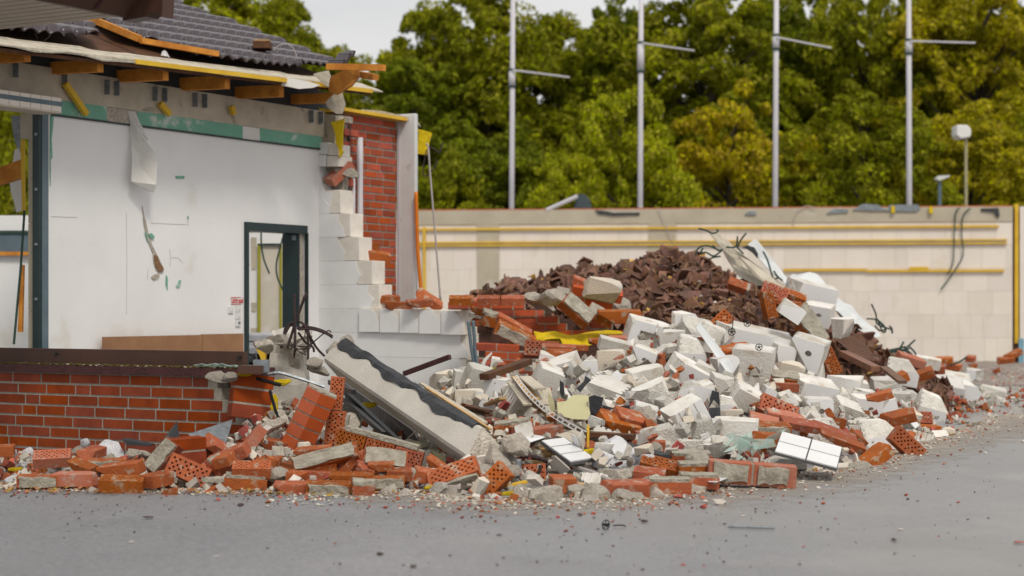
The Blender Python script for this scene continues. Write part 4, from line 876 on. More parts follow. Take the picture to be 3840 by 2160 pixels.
def put(kind, k, x, y, yaw, pitch, roll, s, label, Y=None, tab=HEAP, sink=0.):
    px, py = pp(k, x, y); Yv = Y if Y else surfY(tab, px, py)+sink
    sc_ = (s, s, s) if not isinstance(s, tuple) else s
    return place(kind, P(px, py, Yv), rotm(yaw, pitch, roll), sc_, label)
def putw(kind, k, x, y, w, h, yaw, pitch, roll, label, Y=None, sink=.05, tab=HEAP):
    """white blocks: w, h = apparent size in crop pixels"""
    px, py = pp(k, x, y); Yv = Y or surfY(tab, px, py)+sink; base = {'wl': .5, 'wl2': .5, 'wslab': .3}.get(kind, .26); bh_ = {'wl2': .2, 'wslab': .3, 'wgrey': .2}.get(kind, .25)
    q = Yv/F/2.0125*1.04
    return place(kind, P(px, py, Yv), rotm(yaw, pitch, roll), (w*q/base, max(.7, min(1.3, (w+h)/2*q/.26)), h*q/bh_), label)
# ---------- hand placed bricks: kind, crop, x, y, yaw, pitch, roll, scale, label, [depth] ----------
BR = [
('bm_front','a',290,1215,6,3,1,1.05,'red brick with a round mortar patch on its street face, leftmost in front row',11.25),
('bdusty','a',570,1200,-12,4,-2,1.15,'dusty red brick with grey scraped face, second in the front row',11.25),
('bhdusty','a',395,1045,10,28,2,1.0,'dusty pink brick with its top showing, behind the two leftmost front bricks',11.7),
('bs','a',620,1110,-25,20,8,.8,'small pink topped brick wedged behind the leftmost front pair',11.5),
('bm_front','a',815,1090,8,5,0,1.0,'brick with mortar crumbs just under the white crumpled foam',11.7),
('bs','a',915,1128,-12,6,-9,1.15,'bright orange brick tilted up on top of another front brick',11.35),
('bh','a',920,1238,4,12,3,1.12,'clean orange brick lying flat at the asphalt edge under a tilted one',11.05),
('bm_end','a',1180,1205,58,5,0,1.05,'orange brick end on with a pale mortar cap on its end',11.15),
('bh','a',1422,1140,0,72,24,1.12,'brick on edge showing its slot holes, tilted beside the square brick pair',11.3),
('chunk1x2','a',1400,975,35,4,0,1.05,'squat upright pair of mortared red bricks behind the slotted one',11.7),
('bm_top','a',1235,1035,15,60,-38,1.0,'brick covered in studded mortar leaning on the square pair',11.6),
('bm_half','a',1625,1265,80,0,0,1.1,'brick end with a rough mortar cap on top at the asphalt edge',11.15),
('bpiece','a',1278,1298,20,5,3,1.0,'small orange brick cube alone on the asphalt edge',10.95),
('bs2','a',1640,955,20,20,42,.85,'pointed orange brick shard below the tilted grey plate',11.8),
('bs','a',1722,1030,-8,10,-24,1.15,'long orange brick sloping up beside the dark plates',11.5),
('bhalf','a',1690,1060,-20,10,-20,1.0,'pink faced half brick lying on the long sloping brick',11.35),
('bdusty','b',290,922,10,15,-52,1.0,'brick standing steeply against the low wall rubble',11.8),
('bh','b',290,1130,6,22,3,1.0,'orange brick with holes on top resting on a mortared brick',11.2),
('bm_top','b',245,1235,6,4,4,1.1,'wide orange brick with thick mortar bed under the holed one',11.2),
('bm_half','b',40,1110,-30,18,8,1.0,'pink half brick beside the long sloping brick',11.4),
('bhalf','a',40,985,10,5,0,1.0,'red brick end against the low wall at the frame edge',11.9),
('bdusty','a',1585,1000,60,5,0,.8,'pale red brick end between square pair and grey plate',11.9),
('bs2','a',690,1005,70,10,5,.9,'dark red brick stub left of the white foam sheet',12.1),
('bs','b',440,935,5,8,10,.9,'orange brick half buried left of the leaning brick tower',12.0),
('bs','b',755,1000,-6,8,-7,1.0,'red brick lying across the foot of the leaning brick tower',11.6),
('bm_top','b',850,1045,-6,62,-20,(1.75,.85,1),'long mortar covered brick slab sloping in front of the brick tower',11.35),
('bs2','b',1015,1065,-10,5,-18,1.0,'orange brick peeping out under the long mortar slab',11.5),
('bm_top','b',1300,1065,6,55,12,1.15,'brick with a studded mortar face above the three brick stack',11.5),
('bm_front','b',1300,1225,4,4,0,1.0,'brick with grey mortar face in a short stack near the front row end',11.15),
('bs','b',1265,1105,6,12,0,.7,'pink brick on top of the short stack near the front row end',11.3),
('bm_end','b',1400,1165,10,10,4,.9,'upper brick of the short stack with crumbling mortar end',11.3),
('bm_front','b',870,1272,3,6,2,1.12,'dusty grey faced brick with small holes at the asphalt edge',10.95),
('bs','b',622,1272,3,6,1,1.1,'plain smooth orange brick at the asphalt edge between two mortared ones',11.0),
('bm_half','b',1135,1288,5,3,1,1.15,'upright orange half brick with mortar cap closing the front row',10.9),
('bribbed','b',655,1170,70,10,8,1.0,'broken brick showing inner ribs behind the plain orange brick',11.3),
('bthin','b',790,1125,4,8,-2,1.0,'thin orange brick slices stacked behind the dusty front brick, upper slice',11.35),
('bthin','b',800,1180,-6,5,3,.95,'thin orange brick slices stacked behind the dusty front brick, lower slice',11.3),
('bs2','b',990,1125,10,20,-48,.75,'pink brick half standing on its corner',11.35),
('bs2','b',1095,1110,-10,15,32,.85,'pinkish brick piece leaning against the corner standing half',11.4),
('bs','b',1045,1205,-4,6,0,1.15,'orange brick lying flat behind the closing half brick',11.2),
('bhalf','b',620,1078,20,15,-8,.9,'orange half brick left of the long mortar slab',11.6),
('bs','b',380,1085,-12,12,-6,1.0,'dusty flat brick with mortar edge above the mortar lump',11.6),
('bs2','b',1618,1178,-20,8,6,1.1,'orange brick block in front of the lower end of the concrete beam',11.3),
('bs','b',1700,1110,-10,20,30,.8,'smooth orange brick tipped on the one before the concrete beam',11.5),
('bm_front','b',1820,1180,-4,35,-22,1.35,'large slotted brick pair with mortar leaning against the beam foot',11.2),
('bh','c',290,1232,-18,68,-62,1.1,'slotted brick on edge with mortar lumps at the beam foot',11.0),
('bhalf','c',822,1232,12,6,3,1.25,'clean orange half brick among pale concrete lumps',11.0),
('bh','c',560,1160,0,80,-4,1.0,'slotted brick face behind the twisted rebar at the beam foot',11.6),
('bs2','c',1290,1278,-10,8,-4,1.3,'broken orange brick with jagged top sitting in concrete crumbs',10.8),
('bm_end','c',1480,1175,170,14,3,1.1,'slotted brick with a mortar end left of the long mortared chunk',11.3),
('bh','c',1560,1110,-8,28,10,1.1,'brick with its slot holes facing up behind the mortar ended one',11.6),
('bm_top','c',1632,1262,-3,4,0,1.1,'flat brick with pale mortar crust at the asphalt edge',10.95),
('bm_top','c',1850,1222,6,5,2,1.0,'orange brick with crusty top beside the long mortared chunk',11.1),
('bm_top','c',1790,1060,5,8,2,1.15,'brick with a lump of mortar on it behind the slotted pair',11.9),
('bm_top','c',1850,1140,4,5,0,1.1,'brick capped with dry mortar left above the crusty brick',11.5),
('bm_top','c',455,820,-10,8,-10,1.15,'orange brick with pale mortar bed right of the beam lower edge',12.9),
('bdusty','c',335,780,-12,12,-4,.9,'dusty red brick slab under the arched block',13.3),
('bdusty','c',690,842,10,8,-6,1.05,'mauve brick standing on edge under the white block slab',12.8),
('bs','c',1165,730,-28,12,12,1.1,'dark glossy brick block behind the large smooth orange one',13.2),
('bs','c',1245,790,30,20,26,1.3,'large smooth orange brick sloping beside the grey concrete wedge',12.8),
('bs','c',1365,765,28,22,28,1.35,'large smooth orange brick lying against the other smooth one, white smear at its end',12.9),
('bribbed','c',1470,865,10,10,0,.9,'ribbed broken orange brick under the large smooth pair',12.6),
('bs','c',1455,950,-4,4,2,1.1,'mauve orange brick right of the white foam lumps',12.3),
('bs2','c',1095,960,10,5,20,.8,'orange brick wedge behind the yellow pad',12.3),
('bs','c',615,372,-10,14,-20,1.1,'orange brick tilted in front of the bare pink brick courses',15.4),
('bs','c',640,340,0,10,-24,.8,'small orange brick above the white grooved panel',15.8),
('bs2','c',810,262,20,20,8,1.0,'pink brick block under the yellow insulation, left of two others',16.0),
('bs','c',945,210,10,5,2,.7,'pink square brick face standing below the yellow insulation',16.4),
('bh','c',665,225,0,70,4,1.3,'slotted brick face left under the yellow insulation',16.4),
('bs','c',795,228,0,10,2,1.3,'long thin orange brick under the yellow insulation',16.2),
('bs2','c',900,310,60,10,60,.9,'pinkish brick shard standing beside the beige rough block',15.6),
('bs','c',1100,160,4,8,-4,.8,'orange brick at the right end of the yellow insulation',16.5),
('bdusty','c',1262,148,2,12,0,.9,'mauve flat brick on the yellow insulation end',16.6),
('bs','c',1665,295,-8,6,4,1.0,'orange brick stuck between upper white blocks',15.6),
('bs','c',1825,280,10,14,27,(1.9,1,.8),'long red brick slope on top of the pale painted block',15.5),
('bs2','d',600,905,10,8,6,1.2,'orange brick wedge beside the white tiled panel',12.6),
('bh','d',632,682,10,60,32,1.3,'slotted orange brick lying on the heap middle above smooth bricks',14.0),
('bdusty','d',685,740,5,15,12,1.2,'pinkish brick slab under the slotted brick',13.6),
('bs','d',800,790,10,22,14,(1.2,1,.8),'smooth light red brick right behind the white tiled panel',13.2),
('bm_front','d',560,830,4,10,3,1.35,'brick with dusty holes between white block and tiled panel',13.0),
('bdusty','d',560,782,0,20,14,1.2,'salmon brick face above the dusty holed brick',13.4),
('bs','d',1060,850,10,24,24,(1.5,.8,.75),'long smooth orange red brick sloping down beside the tiled panel',13.4),
('bs','d',1120,915,10,24,24,(1.5,.8,.75),'lower long orange red brick parallel to the smooth sloping one',13.1),
('bpiece','d',1080,760,20,10,20,1.3,'small orange brick between the emblem block and grooved block',14.2),
('bs2','d',1035,715,70,10,60,.7,'dark orange brick shard beside the emblem block',14.4),
('bs','d',1405,577,-10,10,-18,.95,'flat orange brick leaning on upper white blocks',15.6),
('bs2','d',1545,738,-10,20,-18,1.2,'broken orange brick below the square white block',14.8),
('bh','d',1605,940,20,75,62,1.2,'slotted brick standing beside the large pale block',13.9),
('bhalf','d',1235,900,20,10,40,1.1,'orange brick half left of the large pale block',13.7),
('bs2','d',1345,1060,20,20,-30,1.3,'orange brick half tipped on its edge near the asphalt',13.0),
('bribbed','d',1830,955,4,70,2,1.1,'ribbed orange brick lying on the asphalt at the right end of the heap',15.4),
('bs2','d',1790,1020,10,10,0,1.0,'crushed orange brick in front of the ribbed one',14.6),
('bs2','d',1762,822,20,5,5,1.0,'red brick cube near the right end of the heap',16.2),
('bh','d',1700,745,10,60,10,1.0,'dusty slotted brick left of the red cube',16.4),
('bm_top','d',685,450,2,30,8,1.1,'brick with pale mortar strip between white blocks',15.6),
('bs','d',685,505,4,5,4,1.0,'red brick under the mortar strip brick',15.4),
('bh','d',1032,312,0,82,66,1.1,'slotted orange brick standing in brown tile shards',17.2),
('bh','d',195,30,-14,70,-58,1.15,'slotted brick on edge lying on the big beige beam',16.6),
('bs2','d',285,245,10,20,-8,1.4,'red brick under the leaning white board',15.9),
('bs','d',370,215,0,20,6,.9,'thin red brick on the beige beam',16.2),
('bh','u',612,915,0,70,22,1.2,'slotted orange brick high on the tile heap edge',19.4),
('bh','u',565,1015,0,60,78,1.2,'slotted orange brick standing on end on the tile heap',19.0),
('bs','u',700,1012,0,5,8,1.3,'smooth orange brick lying behind the white wedge on the tile heap',19.1),
('bm_end','u',330,868,0,40,20,1.2,'orange brick with ribs on the brown tile slope',20.2),
('bribbed','u',760,950,0,30,20,1.3,'crushed orange ribbed brick under the long beige block',19.5),
('bm_top','u',860,1180,0,60,56,1.9,'long steep brick with mortar face beside the holed white block',18.4),
('bhalf','t',948,840,10,15,22,1.1,'single orange half brick perched on the masonry slab',17.4),
('bm_top','t',930,1060,0,50,42,1.4,'brick with studded mortar face sliding off the brick courses',16.9),
('bm_top','t',1105,1095,0,50,30,1.1,'studded mortar brick right of the sliding one',17.0),
('bs','t',215,1070,4,14,16,.9,'pink brick on the parapet end next to the white blocks',17.4),
('bm_half','t',285,1130,10,10,14,1.5,'mortared half brick tipped at the parapet end',17.2),
('bm_half','t',190,1140,60,5,4,1.2,'dusty brick stub behind the pair of rebars',17.4),
('bs','t',450,1180,4,10,30,1.5,'orange brick leaning down from the courses, upper of two',16.9),
('bm_front','t',465,1240,4,10,26,1.6,'orange brick leaning down from the courses, lower of two',16.7),
('bs','t',1250,1100,0,6,0,1.7,'orange brick topping the courses by the white beam block',16.9),
('bhdusty','t',90,1000,0,14,0,1.2,'slotted brick laid on the parapet, second from the white blocks',17.9),
]
K['n'] = (800,640); K['z'] = (0,0); Z2 = 2.0125
BR += [('bs2','n',1310,968,10,8,4,1.1,'broken red brick on the parapet at the foot of the brick pier',18.6),('bthin','n',1400,1020,0,10,2,1.2,'thin red brick slices on the parapet beside yellow crumbs',18.4),
('bs','n',1555,1000,8,10,-3,1.1,'red brick sitting on the parapet near the white corner panel',18.2),('bs2','n',1630,975,20,20,40,1.2,'tilted broken red brick on the parapet below the hose',18.3),('bs','n',1150,568,0,4,2,1.2,'brick jutting out of the pier above the tilted one',19.0),('bs','n',1190,640,10,10,14,1.7,'brick tilting out of the pier beside the stepped blocks',18.9),
('bs','n',1030,700,90,0,0,.9,'orange brick in the ragged pier edge',19.3),('bhdusty','n',950,20,30,30,-30,1.3,'brown brick lump with mortar stuck between block wall and pier',18.9),('r4','n',1010,10,0,0,0,.3,'mortar lump beside the brown brick lump in the pier gap',18.9)]
for x, y, kd, lb in [(3450, 1408, 'bs', 'orange brick with pale side on the heap tail'), (3490, 1385, 'bs2', 'dusty brick behind the orange one on the tail'), (3540, 1350, 'bs', 'red brick close to the far wall foot'), (3575, 1372, 'bs2', 'red brick shard near the far wall foot'), (3415, 1350, 'bdusty', 'brown red slab under the rod tangle'), (3560, 1395, 'bs2', 'broken red brick mid tail'), (3640, 1345, 'bhalf', 'lone dark brick on the dirt strip'), (3800, 1330, 'bs2', 'red rubble brick at the wall end'), (3770, 1350, 'bs2', 'dark red stub at the wall end'), (3648, 1368, 'bpiece', 'small dark cube on the dirt strip'), (3735, 1388, 'bpiece', 'dark stone like brick piece on the wet strip'), (3350, 1430, 'bs', 'rusty red brick below the ridge tile'), (3500, 1460, 'bs2', 'orange brick beside the last ribbed block')]:
    BR.append((kd,'z',x*Z2,y*Z2,(x*7) % 90-45,15,(x*3) % 50-25,1.25,lb,min(30, F*H/(y-HY)) if y < 1400 and x > 3530 else None))
for e in BR: put(*e)
CH = [
('chunk2x1','d',450,1145,-3,3,4,(1.12,1.3,1.9),'long pair of mortared red bricks with grey mortar faces at the asphalt edge',11.35),
('chunk1x3','b',290,570,24,-6,6,(1.15,1,1.3),'tilted three course brick chunk breaking off the low wall',12.5),
('chunk2x3','c',330,258,-2,6,2,(.85,1,.85),'bare pink brick courses behind the pair of upright rebars',16.6),
('chunk2x2','t',1000,935,6,30,14,(1.15,1,1.3),'tilted slab of mortared bricks on top of the brick courses',17.4),
]
for e in CH: put(*e)
# leaning brick tower (two chunks)
def tower():
    q = P(*pp('b', 700, 800), 12.0); o = empty('leaning_brick_tower', q, 'leaning tower of glossy orange angled bricks beside the concrete beam', 'masonry'); 
    o.rotation_euler = rotm(8, 4, 26).to_euler(); br = MB(); mo = MB(); h_ = .088; n_ = 6
    for i in range(n_):
        z = (i-n_/2)*h_
        br.prism([(-.105,-.02,z), (-.01,-.06,z), (.105,-.03,z), (.105,.09,z), (-.105,.09,z)], (0,0,h_-.012)); mo.prism([(-.1,-.015,z+h_-.012), (-.01,-.053,z+h_-.012), (.1,-.025,z+h_-.012), (.1,.085,z+h_-.012), (-.1,.085,z+h_-.012)], (0,0,.012))
    for nm, mb, mt in (('brickwork', br, brick_g), ('mortar', mo, mortar)):
        me = mb.mesh(nm); me.materials.append(mt); k = bpy.data.objects.new(nm, me); col.objects.link(k); k.parent = o
brick_g = M('glossy_brick', (.44,.085,.018), (.36,.065,.015), 5, .28, .08, rnd='island', var=.12, spec=.6)
tower()
o = empty('slotted_brick_stack', P(*pp('b', 930, 720), 12.15), 'upright stack of slotted bricks behind the leaning tower', 'masonry'); o.rotation_euler = rotm(-4, 0, 6).to_euler()
for i, (x, z, l_, rz) in enumerate(((-.015,.17,.24,0),(.0,-.06,.24,0))):
    k = bpy.data.objects.new('brick', LIB['bh'][0]); col.objects.link(k); k.parent = o; k.location = (x, 0, z-.02); k.rotation_euler = (R(86), R(90+rz), 0); k.scale = (.93, 1.1 if i else .8, 1)
b = MB(); b.cbox((.06,.02,-.1), .05, .07, .22); me = b.mesh('mortar'); me.materials.append(mortar); k = bpy.data.objects.new('mortar', me); col.objects.link(k); k.parent = o
o = empty('slotted_brick_row', P(*pp('b', 1225, 960), 11.9), 'row of slotted bricks mortared end to end sloping under the concrete beam', 'masonry'); o.rotation_euler = rotm(-4, 4, 15).to_euler()
for i in range(3):
    k = bpy.data.objects.new('brick', LIB['bh'][0]); col.objects.link(k); k.parent = o; k.location = (-.17+i*.2, 0, -.006*i); k.rotation_euler = (R(84), 0, 0); k.scale = (.8, 1.1, 1.2)
b = MB(); b.cbox((.03,.0,.075), .5, .08, .03); b.cbox((.03,.03,0), .58, .05, .12); me = b.mesh('mortar'); me.materials.append(mortar); k = bpy.data.objects.new('mortar', me); col.objects.link(k); k.parent = o

# ruined brick courses behind (outer leaf of the window wall)
cr_ = empty('ruined_brick_courses', P(2000,1330,17.5), 'stepped remains of red brick courses behind the rubble, yellow insulation before them', 'wall')
b = MB(); mo = MB(); rr = random.Random(31)
for (x0, x1, y0) in ((-40,545,992),(0,0,0),(300,690,1050),(470,820,1102),(530,880,1152),(570,1330,1205),(1040,1210,1140),(1170,1440,1077),(1290,1440,1160)):
    if x1 == 0: continue
    Yc = 17.5; x = x0; top = pp('t', 0, y0)[1]
    while x < x1-20:
        e = min(x+165, x1); a, c = pp('t', x, y0)[0], pp('t', e, y0)[0]
        q = P(a, top+24, Yc+rr.uniform(-.015,.015)); wd_ = (c-a)/F*Yc-.012; b.box(q, (wd_,0,0), (0,.115,0), (0,0,.062)); mo.box(q+Vector((.0,.01,-.012)), (wd_+.012,0,0), (0,.1,0), (0,0,.07)); x = e
b.build('brickwork', brick_p, cr_); mo.build('mortar', mortar, cr_)
b = MB(); b.box(P(1750,1100,17.62)*Vector((1,1,0)), (1.8,0,0), (0,.6,0), (0,0,.62)); b.build('inner_core', broken_conc, cr_)
for i, (x, w_) in enumerate(((60,165),(270,160),(445,170))):
    k = put('bh', 't', x+0, 978, 0, 18, 0, (.98,1,1), ['slotted brick with holes up on the brick courses, first beside the white blocks','slotted brick with holes up on the brick courses, middle of three','slotted brick with holes up on the brick courses, last with chipped mortar end'][i], 17.3)
sheet('insulation_blanket', [P(*pp('t', x, y), 16.9+dy) for x, y, dy in ((618,1228,.2),(760,1232,.2),(900,1240,.2),(1100,1228,.2),(1325,1236,.2),(1310,1262,0),(1100,1280,0),(1010,1310,0),(930,1345,-.1),(850,1325,-.1),(800,1290,0),(740,1300,0),(640,1300,0),(612,1280,.1))], yellow_ins, 'crumpled bright yellow insulation blanket along the ruined brick courses', 'insulation', .25, .05)
for k, x, y, s, lab in (('t',575,1290,.28,'yellow insulation tuft by the leaning orange bricks'),('t',430,1318,.22,'small yellow tuft under the leaning bricks'),('c',250,375,.18,'small yellow tuft beside the dark batten end'),('c',1040,990,.22,'yellow padded lump behind the white tile strip'),('b',1640,1262,.14,'pale yellow foam lump in front of the beam foot'),('c',410,1305,.12,'yellow topped crumb of foam at the asphalt edge'),('b',1150,640,.18,'yellow insulation under the concrete beam'),('a',100,1125,.12,'yellowish foam flake near the frame edge'),('b',480,470,.2,'yellow insulation scrap behind the bent metal strip'),('b',230,405,.14,'yellow insulation poking from the sill corner'),('d',1725,1168,.14,'yellow foam scrap alone on the asphalt'),('b',400,680,.25,'yellow insulation behind the broken wall chunk')):
    px, py = pp(k, x, y); put('yf', k, x, y, 10, 0, 0, (s, s*.8, s*.6) if not (k=='b' and x==400) else (.16,.2,.62), lab, {('b',400):12.75,('b',1150):13.2,('b',480):12.9,('b',230):12.4,('t',575):16.9,('t',430):17,('d',1725):None}.get((k, x)))
# ---------- white blocks ----------
WB = [
('wrecess','c',1450,125,270,230,8,10,16,'large pale block with a rectangular recess high in the heap'),
('wl2','c',1215,195,230,90,6,12,15,'long pale block stepping down left of the recessed one'),
('wtan','c',1180,325,210,190,5,4,0,'rough beige square block with flaked face'),
('whole','c',1440,300,200,170,-14,10,20,'pale block with a round hand hole, right of the rough beige square'),
('whole','c',850,405,230,230,-18,14,-22,'big grey white block with round hole left of the dark plastic scraps'),
('w1','c',1005,375,140,150,8,6,0,'cream block standing upright left of the rough beige square'),
('wgroove','c',695,470,190,240,12,14,24,'tall white grooved slab leaning at the heap front'),
('wgroove','c',1165,560,300,180,-24,22,10,'long block with bright white painted top in the middle of the heap'),
('w3','c',1450,425,220,130,14,12,-10,'flat cream block right above the grey chunk'),
('wl','c',1775,400,300,150,10,14,30,'long sloping pale block with a groove'),
('w5','c',1500,585,260,190,-12,10,-26,'broad pale block corner behind the grey concrete wedge'),
('wnotch','c',1768,745,270,250,10,16,-28,'light grey block with straight grooves and a cut notch'),
('w2','c',1835,555,230,150,-10,10,12,'white block with clean angled edge left of the black strap'),
('wgroove','c',180,475,200,240,16,10,18,'tall grooved cream block right of the tan boulder'),
('wtan','c',110,590,220,130,10,4,2,'low tan rough block behind the beam edge'),
('wtan','b',1745,465,200,150,20,12,6,'tan square block leaning above the concrete beam'),
('w0','c',335,515,150,150,-16,6,4,'pale cream block cube behind the splintered boards'),
('warch','c',375,695,260,165,12,6,-2,'tan block with an arched opening near the beam'),
('wgroove','c',515,620,220,190,30,18,32,'grooved triangular cream block leaning over the perforated strip'),
('w4','c',705,292,120,80,0,10,14,'small white block near the pink brick courses'),
('w6','c',345,345,120,90,0,12,10,'small pale block tip left of the bare pink courses'),
('wtan','c',1600,500,180,120,8,8,6,'yellowish scraped block fragment in the heap middle'),
('wl2','t',1510,1190,330,90,4,14,16,'long white block beam sloping over the recessed block'),
('w7','t',1745,1130,150,120,6,12,0,'white block at the foot of the tile heap'),
('w2','t',1820,1210,230,190,10,16,28,'white tilted block beneath the tile heap edge'),
('wl2','c',1840,175,250,90,0,8,8,'ribbed pale slab under the tilted block'),
('wface','c',1790,260,220,220,8,12,16,'pale painted block with broken corner under the red brick slope'),
('w5','c',1650,160,180,160,0,8,-4,'beige block between recessed and tilted blocks'),
('w0','c',1560,270,150,90,0,10,-30,'narrow pale block splinter beside the hand hole block'),
('w1','c',1450,690,180,90,0,10,16,'flat grey slab wedge below the broad block corner'),
('wgrey','c',1600,880,190,170,0,10,40,'jagged grey broken slab at the heap front'),
('wgrey','c',1760,962,240,110,0,4,-3,'flat broken grey block face near the asphalt'),
('wgrey','c',1880,850,180,190,0,8,-16,'grey crumbling block beside the bright white one'),
('wgrey','c',1545,620,120,140,20,4,10,'dark beige mortar block in the heap middle'),
('w2','c',1640,650,150,160,20,10,-20,'beige broken block with rough side'),
('w3','c',1120,460,170,110,10,10,-8,'white block behind the bright painted top one'),
('w4','c',1300,470,170,90,6,12,6,'cream slab right of the bright painted block top'),
('wgroove','d',450,340,300,260,-14,10,4,'large light grey grooved block in front of the beige beam'),
('wl','d',430,175,570,220,6,14,14,'huge long beige block beam carrying black star knobs'),
('w3','d',655,280,150,200,20,10,12,'end of the stacked beige blocks right of the grooved block'),
('whole','d',865,245,260,220,-18,14,14,'block with bright top and small hand hole by the brown shards'),
('wtan','d',710,385,210,140,20,14,18,'round edged cream block below the bright topped one'),
('w1','d',245,390,150,220,14,4,-8,'tall pale wedge block under the leaning white board'),
('w5','d',890,400,170,150,10,10,-12,'small white block stack beside the slotted brick'),
('wgroove','d',380,605,230,190,12,18,32,'grooved pale block tipped on the heap front'),
('w6','d',575,590,140,160,10,8,20,'white rounded block lump beside the grooved tipped block'),
('wl','d',880,545,340,190,8,14,14,'large white block with a black scribble mark'),
('whole','d',935,695,210,210,0,4,2,'block face with a round emblem like relief'),
('w2','d',1135,510,220,190,-16,14,6,'cream block with chipped corner behind the scribbled one'),
('wgroove','d',1135,700,210,170,16,20,26,'grooved block sloping right of the round relief block'),
('whole','d',1290,665,220,170,10,10,8,'greyish block with a small hole beside the grooved slope'),
('w7','d',1440,670,160,140,12,8,-10,'pale block wedge left of the square grey one'),
('w1','d',1560,622,150,150,-14,8,2,'smooth square grey white block at the right heap shoulder'),
('w4','d',1450,520,180,150,6,14,0,'chipped white block above the square one'),
('w0','d',1300,545,160,150,0,10,10,'white block next to the shard slope'),
('wface','d',1405,890,290,250,6,6,-2,'big pale block with broken dark patch, largest at the right foot'),
('wgroove','d',320,870,330,240,-10,4,2,'big white block with ridged side and bright face at the heap foot'),
('w3','d',165,968,160,130,30,10,-20,'bright white cube left of the green glass'),
('w5','d',910,855,230,180,0,6,-6,'grey white angular block behind the tiled panel'),
('wface','d',1800,668,240,180,6,18,24,'bright block with glassy corner at the right end'),
('wface','d',265,640,140,100,0,10,10,'very bright white block piece by the black strap'),
('wtan','d',290,715,160,75,0,2,0,'tan block remnant under the black strap'),
('w2','d',205,515,190,170,10,12,20,'grey white block left of the grooved tipped one'),
('w6','d',60,400,160,150,0,14,20,'cream weathered block at the heap middle'),
('w7','d',50,560,170,150,10,12,-14,'pale rough block left of the black strap'),
('w0','d',130,140,170,190,4,8,18,'beige block behind the leaning white board'),
('wl','d',1900,520,240,130,0,26,10,'long ribbed white block lying by the far dirt strip'),
('wtan','d',1905,862,100,90,10,6,0,'lone cream block at the very end of the heap'),
('wl','u',890,915,350,130,4,10,14,'long sand coloured block lying high on the tile heap'),
('whole','u',945,1085,210,150,-20,14,6,'grey block with dark hole under the long sand block'),
('w7','u',1130,1185,150,140,-6,8,-6,'sand coloured square block face below the holed block'),
('wtan','t',1120,895,260,160,10,14,18,'big beige grooved block fallen onto the masonry slab'),
('w4','u',740,1060,160,110,0,8,34,'white broken wedge in front of the smooth brick on the tile heap'),
('wgrey','d',690,1090,310,100,0,4,4,'long dusty grey block half hidden behind the mortared pair'),
('w0','c',60,470,130,170,10,6,8,'pale block edge behind the tan block'),
('w1','c',1000,560,120,100,10,6,20,'block fragment beside the dark plastic scraps'),
('w2','d',1660,590,120,90,6,12,10,'small white block near the square grey one'),
('w5','d',1270,800,170,90,10,12,-12,'white block splinter above the big pale block'),
('w3','d',700,600,120,100,10,8,-14,'pale block piece above the slotted brick'),
]
DY = {('u',890):19.8,('u',945):19.2,('u',1130):18.6,('t',1120):17.3}
for (x, y, w_, h_, kd, lb) in ((3552,1440,200,110,'wl','long ribbed white block far down the heap tail'),(3630,1478,150,110,'w2','white block right of the ribbed one on the heap tail'),(3655,1405,90,50,'w5','small white lump near the dirt strip'),(3600,1435,110,60,'w4','pale broken block behind the ribbed one'),
    (3385,1395,160,110,'wface','pale blue white slab piece under the rod tangle'),(3720,1480,110,70,'w1','last white block of the heap tail'),(3480,1360,120,50,'wl2','cream board like block at the far wall foot'),(3250,1500,150,110,'w3','chipped block at the shard slope end')):
    WB.append((kd,'z',x*Z2,y*Z2,w_*1.5,h_*1.5,-10,12,8,lb))
for e in WB: putw(*e, Y=DY.get((e[1], e[2])))
